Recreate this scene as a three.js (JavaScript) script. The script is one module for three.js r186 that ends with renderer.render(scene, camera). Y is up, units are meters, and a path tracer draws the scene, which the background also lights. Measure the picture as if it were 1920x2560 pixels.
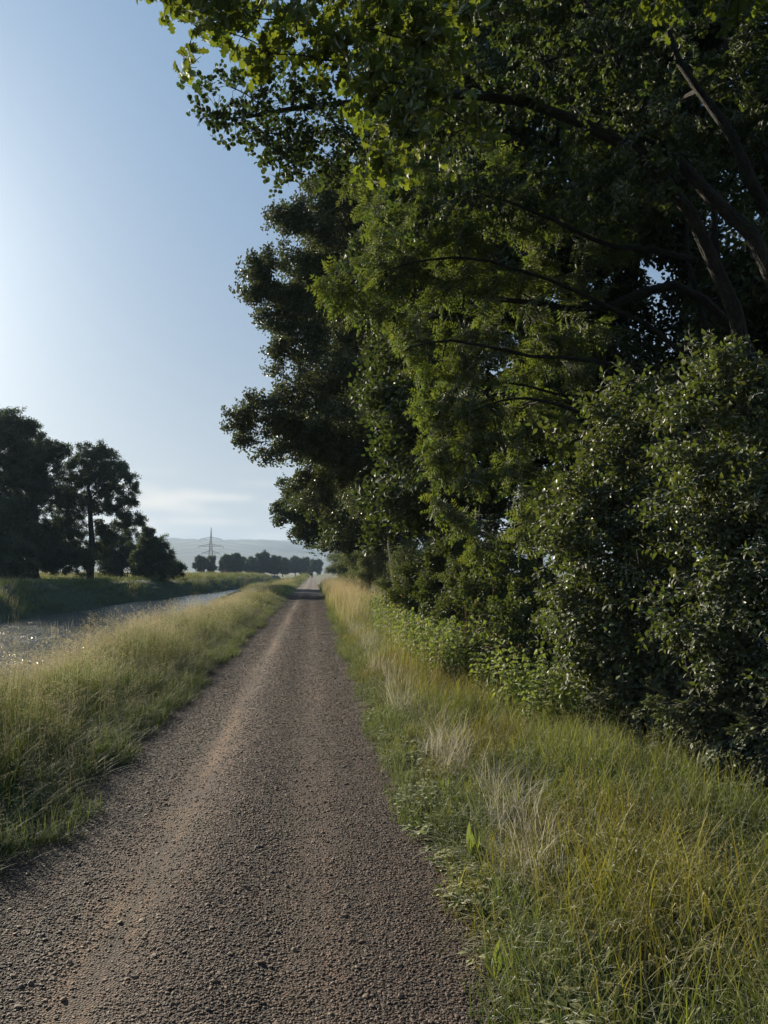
import * as THREE from 'three';
import { mergeGeometries } from 'three/addons/utils/BufferGeometryUtils.js';
import { ImprovedNoise } from 'three/addons/math/ImprovedNoise.js';
import { MarchingCubes } from 'three/addons/objects/MarchingCubes.js';

// ------------------------------------------------------------------ camera, sky, sun, exposure
const scene = new THREE.Scene();
const camera = new THREE.PerspectiveCamera(67, 768 / 1024, 0.05, 20000);
camera.position.set(0, 1.6, 0);
camera.rotation.order = 'YXZ';
camera.rotation.set(THREE.MathUtils.degToRad(4.49), THREE.MathUtils.degToRad(-5.25), 0);
const renderer = new THREE.WebGLRenderer({ antialias: true });
renderer.toneMapping = THREE.LinearToneMapping;
renderer.toneMappingExposure = 2.25;
renderer.shadowMap.enabled = true;

const D2R = Math.PI / 180;
const SUN_AZ = -36 * D2R, SUN_EL = 18 * D2R;                   // 36 degrees left of the path, low
const sunDir = new THREE.Vector3(Math.sin(SUN_AZ) * Math.cos(SUN_EL), Math.sin(SUN_EL), -Math.cos(SUN_AZ) * Math.cos(SUN_EL));
const sun = new THREE.DirectionalLight(new THREE.Color().setRGB(1, 0.89, 0.7), 5);
sun.name = 'sun';
sun.position.copy(sunDir).multiplyScalar(300);
sun.castShadow = true;
sun.shadow.mapSize.set(4096, 4096);
Object.assign(sun.shadow.camera, { left: -120, right: 120, top: 120, bottom: -120, near: 1, far: 700 });
scene.add(sun, sun.target);

const perlin = new ImprovedNoise();
const noise = (x, y = 0, z = 0) => perlin.noise(x + 17.3, y + 5.1, z + 9.7);
const fbm = (x, y, z = 0, o = 4) => { let s = 0, a = 0.5; for (let i = 0; i < o; i++, a *= 0.5, x *= 2.03, y *= 2.03, z *= 2.03) s += a * noise(x, y, z); return s; };
const lerp = THREE.MathUtils.lerp, clamp = THREE.MathUtils.clamp, sstep = THREE.MathUtils.smoothstep;

{ // clear summer evening sky: blue overhead, pale at the horizon, bright round the sun, a few thin streaks of cloud low down
  const W = 1024, H = 512, data = new Float32Array(W * H * 4), sunA = Math.atan2(sunDir.z, sunDir.x);
  for (let r = 0; r < H; r++) {
    const el = ((r + 0.5) / H - 0.5) * Math.PI, y = Math.sin(el);
    for (let c = 0; c < W; c++) {
      const az = ((c + 0.5) / W - 0.5) * 2 * Math.PI, x = Math.cos(az) * Math.cos(el), z = Math.sin(az) * Math.cos(el);
      const cosg = clamp(x * sunDir.x + y * sunDir.y + z * sunDir.z, -1, 1), g = Math.acos(cosg) / D2R;
      const e = Math.max(el, 0) / D2R, low = Math.exp(-e / 13), side = 0.8 + 0.2 * cosg;
      const da = Math.abs(Math.atan2(Math.sin(az - sunA), Math.cos(az - sunA))) / D2R;
      const glow = 1.2 * Math.exp(-g / 7) + 0.28 * Math.exp(-g / 15) + 0.8 * Math.exp(-da / 13 - e / 12);
      const k = (r * W + c) * 4;
      let R = lerp(0.066, 0.3, low) * side + glow * 0.7, G = lerp(0.134, 0.315, low) * side + glow * 0.68, B = lerp(0.236, 0.305, low) * side + glow * 0.6;
      if (e > 0.2 && e < 9) {                                   // streaks of thin cloud
        const s = fbm(az * 6, e * 4, 3, 4), band = sstep(e, 1.5, 3) * (1 - sstep(e, 5, 8));
        const a = sstep(s, 0.0, 0.3) * band * 0.8;
        R = lerp(R, 0.48, a); G = lerp(G, 0.46, a); B = lerp(B, 0.42, a);
      }
      data[k] = R; data[k + 1] = G; data[k + 2] = B; data[k + 3] = 1;
    }
  }
  const t = new THREE.DataTexture(data, W, H, THREE.RGBAFormat, THREE.FloatType);
  t.mapping = THREE.EquirectangularReflectionMapping; t.magFilter = THREE.LinearFilter; t.needsUpdate = true;
  scene.background = t; scene.environment = t;
}
scene.fog = new THREE.FogExp2(new THREE.Color().setRGB(0.54, 0.74, 1.0), 0.00018);

// ------------------------------------------------------------------ helpers
let seed = 1;
const reseed = (n) => { seed = (n * 2654435761) | 0; };
const rnd = () => { seed = (seed + 0x6d2b79f5) | 0; let t = Math.imul(seed ^ (seed >>> 15), 1 | seed); t = (t + Math.imul(t ^ (t >>> 7), 61 | t)) ^ t; return ((t ^ (t >>> 14)) >>> 0) / 4294967296; };
const rr = (a, b) => a + (b - a) * rnd();
const gauss = () => (rnd() + rnd() + rnd() + rnd() - 2) * 0.87;
const V = (x, y, z) => new THREE.Vector3(x, y, z);
const rgb = (r, g, b) => new THREE.Color().setRGB(r, g, b);
const taken = new Map();
const numbered = (n) => { const k = taken.get(n) ?? 0; taken.set(n, k + 1); return k ? n + '_' + String(k).padStart(3, '0') : n; };
function tag(o, label, category, group, kind) {
  o.name = numbered(o.name);
  Object.assign(o.userData, { label }); if (category) o.userData.category = category; if (group) o.userData.group = group; if (kind) o.userData.kind = kind;
  scene.add(o); return o;
}
const shade = (o) => { o.castShadow = o.receiveShadow = true; return o; };
function mesh(name, geo, mat, parent) { const m = shade(new THREE.Mesh(geo, mat)); m.name = name; if (parent) parent.add(m); return m; }
function thing(name, label, category, x, y, z, group) { const g = new THREE.Group(); g.name = name; g.position.set(x, y, z); return tag(g, label, category, group); }

// collects small strips and tubes with vertex colours into one geometry
class GB {
  constructor() { this.p = []; this.c = []; this.i = []; }
  vert(x, y, z, col) { this.p.push(x, y, z); this.c.push(col[0], col[1], col[2]); return this.p.length / 3 - 1; }
  tri(a, b, c) { this.i.push(a, b, c); }
  // a leaf from point o along unit d, with face normal n; stations [[t, half width]], length L; cup folds it along the midrib, curl bends it
  leaf(o, d, n, L, st, col, cup = 0.2, curl = 0.25) {
    const s = V().crossVectors(d, n).normalize(), nn = V().crossVectors(s, d).normalize();
    let pl, pm, pr;
    st.forEach(([t, w], k) => {
      const b = -curl * t * t * L, at = (u, v) => this.vert(o.x + d.x * t * L + s.x * u + nn.x * v, o.y + d.y * t * L + s.y * u + nn.y * v, o.z + d.z * t * L + s.z * u + nn.z * v, col);
      if (w < 1e-5) { const m = at(0, b); if (k) { this.tri(pl, pm, m); this.tri(pm, pr, m); } pl = pm = pr = m; return; }
      const l = at(-w, b + w * cup), m = at(0, b), r = at(w, b + w * cup);
      if (k) { if (pl !== pm) { this.tri(pl, pm, m); this.tri(pl, m, l); this.tri(pm, pr, r); this.tri(pm, r, m); } else { this.tri(pm, m, l); this.tri(pm, r, m); } }
      pl = l; pm = m; pr = r;
    });
  }
  // grass blade: flat tapering strip bending over
  blade(x, z, az, L, w, lean, bend, col, tip = col, seg = 4, y0 = 0) {
    const dx = Math.cos(az), dz = Math.sin(az), sx = -dz, sz = dx; let a, b, px = x, py = y0, pz = z;
    for (let k = 0; k <= seg; k++) {
      const t = k / seg, ang = lean + bend * t * t, ww = w * (k === seg ? 0.12 : 1 - 0.7 * t * t) / 2;
      if (k) { px += dx * Math.sin(ang) * L / seg; pz += dz * Math.sin(ang) * L / seg; py += Math.cos(ang) * L / seg; }
      const cc = [lerp(col[0], tip[0], t), lerp(col[1], tip[1], t), lerp(col[2], tip[2], t)];
      const l = this.vert(px + sx * ww, py, pz + sz * ww, cc), r = this.vert(px - sx * ww, py, pz - sz * ww, cc);
      if (k) { this.tri(a, b, r); this.tri(a, r, l); }
      a = l; b = r;
    }
    return [px, py, pz, lean + bend];
  }
  rod(a, b, r0, r1, col, n = 4) {
    const d = V().subVectors(b, a).normalize(), u = Math.abs(d.y) < 0.9 ? V(0, 1, 0).cross(d).normalize() : V(1, 0, 0).cross(d).normalize(), v = V().crossVectors(d, u), A = [], B = [];
    for (let k = 0; k < n; k++) { const c = Math.cos(k / n * 6.2832), s = Math.sin(k / n * 6.2832); A.push(this.vert(a.x + (u.x * c + v.x * s) * r0, a.y + (u.y * c + v.y * s) * r0, a.z + (u.z * c + v.z * s) * r0, col)); B.push(this.vert(b.x + (u.x * c + v.x * s) * r1, b.y + (u.y * c + v.y * s) * r1, b.z + (u.z * c + v.z * s) * r1, col)); }
    for (let k = 0; k < n; k++) { const j = (k + 1) % n; this.tri(A[k], A[j], B[j]); this.tri(A[k], B[j], B[k]); }
  }
  build() {
    const g = new THREE.BufferGeometry();
    g.setAttribute('position', new THREE.Float32BufferAttribute(this.p, 3)); g.setAttribute('color', new THREE.Float32BufferAttribute(this.c, 3));
    g.setIndex(this.i); g.computeVertexNormals(); return g;
  }
}
// copies of one geometry: list of [Matrix4, Color]
function copies(name, geo, mat, list) {
  const m = shade(new THREE.InstancedMesh(geo, mat, list.length)); m.name = name;
  list.forEach(([mt, c], k) => { m.setMatrixAt(k, mt); m.setColorAt(k, c); });
  return m;
}
const tint = (v, w = 0.06) => rgb(v * rr(1 - w, 1 + w), v * rr(1 - w * 0.6, 1 + w * 0.6), v * rr(1 - w * 1.6, 1 + w * 1.6));

// textures
function tex(w, h, f, srgb, rep) {
  const d = new Uint8Array(w * h * 4);
  for (let y = 0, k = 0; y < h; y++) for (let x = 0; x < w; x++, k += 4) { const c = f(x / w, y / h); d[k] = clamp(c[0], 0, 1) * 255; d[k + 1] = clamp(c[1], 0, 1) * 255; d[k + 2] = clamp(c[2], 0, 1) * 255; d[k + 3] = 255; }
  const t = new THREE.DataTexture(d, w, h); t.magFilter = THREE.LinearFilter; t.minFilter = THREE.LinearMipmapLinearFilter; t.wrapS = t.wrapT = THREE.RepeatWrapping; if (srgb) t.colorSpace = THREE.SRGBColorSpace;
  if (rep) t.repeat.set(...rep); t.needsUpdate = true; return t;
}
const wrapNoise = (u, v, f, s) => { // noise that tiles in u and v
  const a = u * 6.28318, b = v * 6.28318; return fbm(Math.cos(a) * f + s, Math.sin(a) * f + Math.cos(b) * f, Math.sin(b) * f, 4);
};

// ------------------------------------------------------------------ materials
const leafMat = (r, g, b, through = 0.5, coat = 0.2, cr = 0.42) => new THREE.MeshPhysicalMaterial({ color: rgb(r, g, b), vertexColors: true, roughness: 1, transmission: through, thickness: 0, clearcoat: coat, clearcoatRoughness: cr, side: THREE.DoubleSide, ior: 1.4 });
const M = {
  grass: leafMat(1, 1, 1, 0.45, 0.1, 0.4),
  oak: leafMat(0.0945, 0.1305, 0.0117, 0.55), alder: leafMat(0.0369, 0.059, 0.0118, 0.45), ash: leafMat(0.0775, 0.109, 0.0162, 0.55), poplar: leafMat(0.0554, 0.0723, 0.0251, 0.4, 0.35, 0.35),
  lime: leafMat(0.0428, 0.0664, 0.0103, 0.5), dogwood: leafMat(0.0605, 0.0827, 0.0118, 0.5, 0.45, 0.33), bramble: leafMat(0.0664, 0.09, 0.0162, 0.45, 0.35, 0.4), hedge: leafMat(0.099, 0.126, 0.0405, 0.45), dark: leafMat(0.0428, 0.0627, 0.0118, 0.45), far: leafMat(0.0495, 0.0702, 0.0198, 0.4, 0.1),
};
const barkBump = tex(256, 512, (u, v) => { const n = wrapNoise(u, v * 0.25, 5, 2) * 0.9 + wrapNoise(u, v, 3, 7) * 0.5 + 0.5; return [n, n, n]; });
const barkMap = tex(256, 256, (u, v) => { const n = wrapNoise(u, v, 2, 4) * 0.5 + 0.55, l = Math.max(0, wrapNoise(u, v, 1.4, 31) * 1.6); return [0.27 * n + 0.12 * l, 0.24 * n + 0.13 * l, 0.2 * n + 0.08 * l]; }, true);
const bark = new THREE.MeshStandardMaterial({ map: barkMap, bumpMap: barkBump, bumpScale: 0.03, roughness: 0.95 });

// ------------------------------------------------------------------ terrain
const RIVER = [[-18.2, 60], [-18.2, -20], [-18.4, -70], [-17.4, -100], [-14.6, -130], [-12, -165], [-11.4, -230], [-11.4, -420], [-60, -620], [-300, -800]];
function river(x, z) {                                          // signed distance to the river's middle: positive on the path's side
  let best = 1e9, side = 1;
  for (let k = 0; k + 1 < RIVER.length; k++) {
    const [ax, az] = RIVER[k], [bx, bz] = RIVER[k + 1], dx = bx - ax, dz = bz - az, t = clamp(((x - ax) * dx + (z - az) * dz) / (dx * dx + dz * dz), 0, 1);
    const ex = x - ax - dx * t, ez = z - az - dz * t, d = ex * ex + ez * ez;
    if (d < best) { best = d; side = dx * ez - dz * ex > 0 ? 1 : -1; }
  }
  return Math.sqrt(best) * side;
}
const WATER = -2.0, PL = -1.62, PR = 0.68;
function ground(x, z) {
  const d = river(x, z) + noise(x * 0.15, z * 0.15) * 0.7;
  let y;
  if (d > 0) { const top = lerp(14.6, 8.5, sstep(-z, 80, 110)), foot = lerp(4.5, 3.5, sstep(-z, 70, 110)); y = lerp(-2.4, 0.02, Math.pow(clamp((d - foot) / (top - foot), 0, 1), lerp(2, 1, sstep(-z, 80, 110)))) - 0.4 * (1 - sstep(d, 1, foot)); y += 0.25 * sstep(-z, 130, 300) * noise(x * 0.02, z * 0.02); }
  else y = lerp(-2.7, 0.5, sstep(-d, 3, 8)) + 0.25 * noise(x * 0.07, z * 0.07);
  const bump = fbm(x * 0.8, z * 0.8, 0, 3) * 0.07;
  const off = Math.max(PL - x, x - PR, 0), w = sstep(off, 0.05, 0.8);
  y += bump * w;
  if (x > 0 && z > -300) y -= 0.55 * sstep(x, 2.2, 4.2) * (1 - sstep(-z, 150, 300));
  y += 0.06 * sstep(off, 0.02, 0.5) * (1 - sstep(off, 0.8, 1.6));
  return y - 0.05 * (1 - sstep(off, 0, 0.12));
}
{
  const xs = [], zs = [];
  for (let x = 0, s = 0.18; x < 6500; x += s, s = x < 6 ? 0.18 : Math.min(s * 1.09, 500)) xs.push(x);
  const X = [...xs.slice(1).map((x) => -x).reverse(), ...xs];
  for (let z = 0, s = 0.22; z < 6500; z += s, s = z < 14 ? 0.22 : Math.min(s * 1.035, 400)) zs.push(-z);
  const Z = [400, 150, 60, 25, 12, 6, 3, 1.5, 0.7, ...zs], n = X.length, g = new THREE.BufferGeometry(), p = [], uv = [], c = [], ix = [];
  for (const z of Z) for (const x of X) {
    p.push(x, ground(x, z), z); uv.push(x, z);
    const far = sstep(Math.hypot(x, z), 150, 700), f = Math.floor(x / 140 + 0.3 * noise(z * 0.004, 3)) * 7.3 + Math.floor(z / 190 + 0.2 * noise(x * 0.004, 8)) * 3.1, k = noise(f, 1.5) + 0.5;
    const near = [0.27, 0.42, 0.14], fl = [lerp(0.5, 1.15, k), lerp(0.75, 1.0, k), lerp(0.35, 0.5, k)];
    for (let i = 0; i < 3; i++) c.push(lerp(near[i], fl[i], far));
  }
  for (let j = 0; j + 1 < Z.length; j++) for (let i = 0; i + 1 < n; i++) { const a = j * n + i; ix.push(a, a + 1, a + n, a + 1, a + n + 1, a + n); }
  g.setAttribute('position', new THREE.Float32BufferAttribute(p, 3)); g.setAttribute('uv', new THREE.Float32BufferAttribute(uv, 2)); g.setAttribute('color', new THREE.Float32BufferAttribute(c, 3)); g.setIndex(ix.map((_, k) => ix[k - k % 3 + [0, 2, 1][k % 3]])); g.computeVertexNormals();
  const map = tex(512, 512, (u, v) => { const a = wrapNoise(u, v, 6, 1), b = wrapNoise(u, v, 1.6, 20), m = clamp(0.5 + b * 1.6, 0, 1), k = 0.75 + a * 0.9; return [lerp(0.36, 0.3, m) * k, lerp(0.34, 0.38, m) * k, lerp(0.2, 0.15, m) * k]; }, true, [0.4, 0.4]);
  if (g.attributes.normal.getY(Math.floor(p.length / 6)) < 0) { const a = g.index.array; for (let k = 0; k < a.length; k += 3) { const t = a[k + 1]; a[k + 1] = a[k + 2]; a[k + 2] = t; } g.computeVertexNormals(); }
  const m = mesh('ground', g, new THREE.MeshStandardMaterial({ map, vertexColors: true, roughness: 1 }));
  tag(m, 'grassy ground of the river valley running to the hills', null, null, 'structure');
}
{ // water
  const g = new THREE.BufferGeometry(), p = [], uv = [], ix = [];
  const L = [-9, -4.5, 0, 4.5, 9.5];
  RIVER.forEach(([x, z], k) => {
    const a = RIVER[Math.max(k - 1, 0)], b = RIVER[Math.min(k + 1, RIVER.length - 1)], dx = b[0] - a[0], dz = b[1] - a[1], l = Math.hypot(dx, dz);
    for (const o of L) { const X = x - dz / l * o, Z = z + dx / l * o; p.push(X, WATER, Z); uv.push(X, Z); }
  });
  for (let j = 0; j + 1 < RIVER.length; j++) for (let i = 0; i < 4; i++) { const a = j * 5 + i; ix.push(a, a + 1, a + 5, a + 1, a + 6, a + 5); }
  g.setAttribute('position', new THREE.Float32BufferAttribute(p, 3)); g.setAttribute('uv', new THREE.Float32BufferAttribute(uv, 2)); g.setIndex(ix); g.computeVertexNormals();
  if (g.attributes.normal.getY(0) < 0) { g.setIndex(ix.map((_, k) => ix[k - k % 3 + [0, 2, 1][k % 3]])); g.computeVertexNormals(); }
  const rip = tex(512, 512, (u, v) => { const n = 0.5 + wrapNoise(u, v, 5, 3) * 0.9; return [n, n, n]; }, false, [0.22, 0.16]);
  const m = mesh('river_water', g, new THREE.MeshPhysicalMaterial({ color: rgb(0.018, 0.026, 0.022), roughness: 0.22, bumpMap: rip, bumpScale: 0.05, ior: 1.33 }));
  tag(m, 'narrow river reflecting the sky between grassy banks', null, null, 'structure');
}
{ // hills far across the valley
  const g = new THREE.BufferGeometry(), p = [], c = [], ix = [], NA = 420, NR = 34;
  const ridge = (a) => 168 + 26 * noise(a * 4.2, 2) + 14 * noise(a * 11, 5) - 60 * sstep(a, 0.05, 0.6) + 20 * sstep(-a, 0.1, 0.5);
  for (let i = 0; i <= NA; i++) {
    const a = lerp(-1.15, 0.9, i / NA), rg = ridge(a);
    for (let j = 0; j <= NR; j++) {
      const t = j / NR, R = 2500 + t * 2600, x = Math.sin(a) * R, z = -Math.cos(a) * R, up = t < 0.75 ? sstep(t, 0, 0.75) : 1 - 0.5 * sstep(t, 0.75, 1);
      const wood = sstep(noise(a * 9, t * 5, 4) + (t - 0.55) * 1.3, 0.0, 0.12);
      p.push(x, -2 + rg * up + wood * 9 * (1 + 0.8 * noise(a * 160, t * 40)) * sstep(t, 0.05, 0.2) + 8 * noise(a * 12, t * 4), z);
      const f = noise(Math.floor(a * 40 + t * 3) * 3.7, Math.floor(t * 16 + a * 5) * 2.9) + 0.5;
      c.push(lerp(lerp(0.035, 0.09, f), 0.013, wood), lerp(lerp(0.05, 0.085, f), 0.022, wood), lerp(0.024, 0.012, wood));
    }
  }
  for (let i = 0; i < NA; i++) for (let j = 0; j < NR; j++) { const a = i * (NR + 1) + j; ix.push(a, a + NR + 1, a + 1, a + 1, a + NR + 1, a + NR + 2); }
  g.setAttribute('position', new THREE.Float32BufferAttribute(p, 3)); g.setAttribute('color', new THREE.Float32BufferAttribute(c, 3)); g.setIndex(ix); g.computeVertexNormals();
  if (g.attributes.normal.getY(500) < 0) { const a = g.index.array; for (let k = 0; k < a.length; k += 3) { const t = a[k + 1]; a[k + 1] = a[k + 2]; a[k + 2] = t; } g.computeVertexNormals(); }
  tag(mesh('hills', g, new THREE.MeshStandardMaterial({ vertexColors: true, roughness: 1 })), 'long wooded hills fading blue on the horizon', null, null, 'structure');
}
// ------------------------------------------------------------------ gravel path
const edgeL = (z) => PL + 0.1 * noise(z * 0.5, 1) + 0.08 * noise(z * 1.9, 4), edgeR = (z) => PR + 0.09 * noise(z * 0.55, 7) + 0.07 * noise(z * 2.1, 9);
const trackAt = (x) => Math.exp(-(((x + 0.86) / 0.17) ** 2)) + 0.5 * Math.exp(-(((x + 0.02) / 0.2) ** 2));   // the two wheel tracks, packed with sand
const pathY = (x, z) => 0.006 + 0.02 * Math.exp(-(((x + 0.45) / 0.25) ** 2)) - 0.012 * trackAt(x) + 0.012 * fbm(x * 2.2, z * 1.1, 5, 3);
{
  const xs = [], zs = [], p = [], uv = [], ix = [];
  for (let x = -2.05; x <= 1.05; x += 0.05) xs.push(x);
  for (let z = 3, s = 0.06; z > -420; z -= s, s = z > -10 ? 0.06 : Math.min(s * 1.03, 6)) zs.push(z);
  for (const z of zs) for (const x of xs) { const o = Math.max(edgeL(z) - 0.1 - x, x - edgeR(z) - 0.1, 0); p.push(x, pathY(x, z) - sstep(o, 0, 0.2) * 0.12, z); uv.push((x + 2.05) / 3.1, z / 9.3); }
  const n = xs.length;
  for (let j = 0; j + 1 < zs.length; j++) for (let i = 0; i + 1 < n; i++) { const a = j * n + i; ix.push(a, a + 1, a + n, a + 1, a + n + 1, a + n); }
  const g = new THREE.BufferGeometry();
  g.setAttribute('position', new THREE.Float32BufferAttribute(p, 3)); g.setAttribute('uv', new THREE.Float32BufferAttribute(uv, 2)); g.setIndex(ix); g.computeVertexNormals();
  // worley cells for the stones
  reseed(5);
  const N = 56, cells = Array.from({ length: N * N }, () => [rnd(), rnd(), rnd(), rnd()]);
  const stones = (u, v) => { const x = u * N, y = v * N, i = Math.floor(x), j = Math.floor(y); let b = 9, b2 = 9, id = 0; for (let q = -1; q < 2; q++) for (let s = -1; s < 2; s++) { const k = ((j + q + N) % N) * N + (i + s + N) % N, c = cells[k], d = Math.hypot(i + s + c[0] - x, j + q + c[1] - y); if (d < b) { b2 = b; b = d; id = k; } else if (d < b2) b2 = d; } return [b, b2, cells[id]]; };
  const map = tex(1024, 2048, (u, v) => {
    const x = u * 3.1 - 2.05, [b, b2, c] = stones(u * 3.1 / 0.8, v * 9.3 / 0.8 % 1), tr = clamp(trackAt(x) * (0.75 + 1.5 * wrapNoise(u, v, 2.2, 11)), 0, 1), n = wrapNoise(u, v, 7, 3), q = wrapNoise(u, v, 2.4, 41);
    const k = (0.72 + 0.5 * c[2]) * (1 + n * 0.5) * (1 + q * 0.35), warm = c[3] * 0.06;
    const st = [0.178 + warm, 0.136 + warm * 0.3, 0.114], sand = [0.385, 0.3, 0.22], str = 1 + 0.35 * noise(x * 9, v * 9.3 * 0.15, 51) + 0.25 * noise(x * 23, v * 9.3 * 0.3, 57);
    return [0, 1, 2].map((i) => lerp(st[i] * k, sand[i] * (0.85 + 0.3 * c[2] + n * 0.3), tr * 0.8) * str);
  }, true);
  const bump = tex(512, 512, (u, v) => { const [b, b2, c] = stones(u, v); const h = clamp((b2 - b) * 1.6, 0, 1) * (0.4 + 0.6 * c[2]); return [h, h, h]; }, false, [3.1 / 0.8, 9.3 / 0.8]);
  tag(mesh('gravel_path', g, new THREE.MeshStandardMaterial({ map, bumpMap: bump, bumpScale: 0.009, roughness: 0.9 })), 'straight reddish brown gravel path with two wheel tracks', null, null, 'structure');
  // loose stones in front
  const geos = [0, 1, 2].map((q) => { const s = new THREE.IcosahedronGeometry(0.5, 0), a = s.attributes.position; const h = {}; for (let k = 0; k < a.count; k++) { const id = [a.getX(k), a.getY(k), a.getZ(k)].map((t) => t.toFixed(2)).join(); h[id] ??= [rr(0.7, 1.25), rr(0.7, 1.2), rr(0.7, 1.25)]; const f = h[id]; a.setXYZ(k, a.getX(k) * f[0], a.getY(k) * f[1], a.getZ(k) * f[2]); } s.deleteAttribute('uv'); s.computeVertexNormals(); return s; });
  const lists = [[], [], []], m4 = new THREE.Matrix4(), e = new THREE.Euler(), qt = new THREE.Quaternion();
  const STONES = 400000;
  for (let k = 0; k < STONES; k++) {
    const z = -1.6 - 55 * Math.pow(rnd(), 3), x = rr(edgeL(z) - 0.12, edgeR(z) + 0.14), tr = trackAt(x);
    if (rnd() < tr * 0.75) continue;
    let s = 0.005 + 0.009 * Math.pow(rnd(), 2); if (rnd() < 0.006) s = rr(0.016, 0.026); s *= 1 + 0.02 * -z;
    e.set(gauss() * 0.35, rr(0, 6.28), gauss() * 0.35); qt.setFromEuler(e);
    m4.compose(V(x, pathY(x, z) + s * 0.1, z), qt, V(s * rr(0.8, 1.5), s * rr(0.4, 0.75), s * rr(0.8, 1.5)));
    const v = 0.88 * rr(0.7, 1.25) * (rnd() < 0.06 ? 1.8 : 1), w = rr(0, 1);
    lists[k % 3].push([m4.clone(), (() => { const a = tr * 0.8 * (0.7 + 0.6 * rnd()); return rgb(v * lerp(lerp(0.078, 0.096, w), 0.19, a), v * lerp(lerp(0.05, 0.053, w), 0.122, a), v * lerp(lerp(0.033, 0.03, w), 0.07, a)); })()]);
  }
  const grp = new THREE.Group(); grp.name = 'gravel';
  lists.forEach((l, k) => { const o = copies('stones', geos[k], stoneMat(), l); o.userData.kind = 'stuff'; grp.add(o); });
  tag(grp, 'loose brown and grey stones lying on the gravel path', null, null, 'stuff');
}
function stoneMat() { return M.stone ??= new THREE.MeshStandardMaterial({ color: rgb(1, 1, 1), roughness: 0.75, flatShading: true }); }

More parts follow.
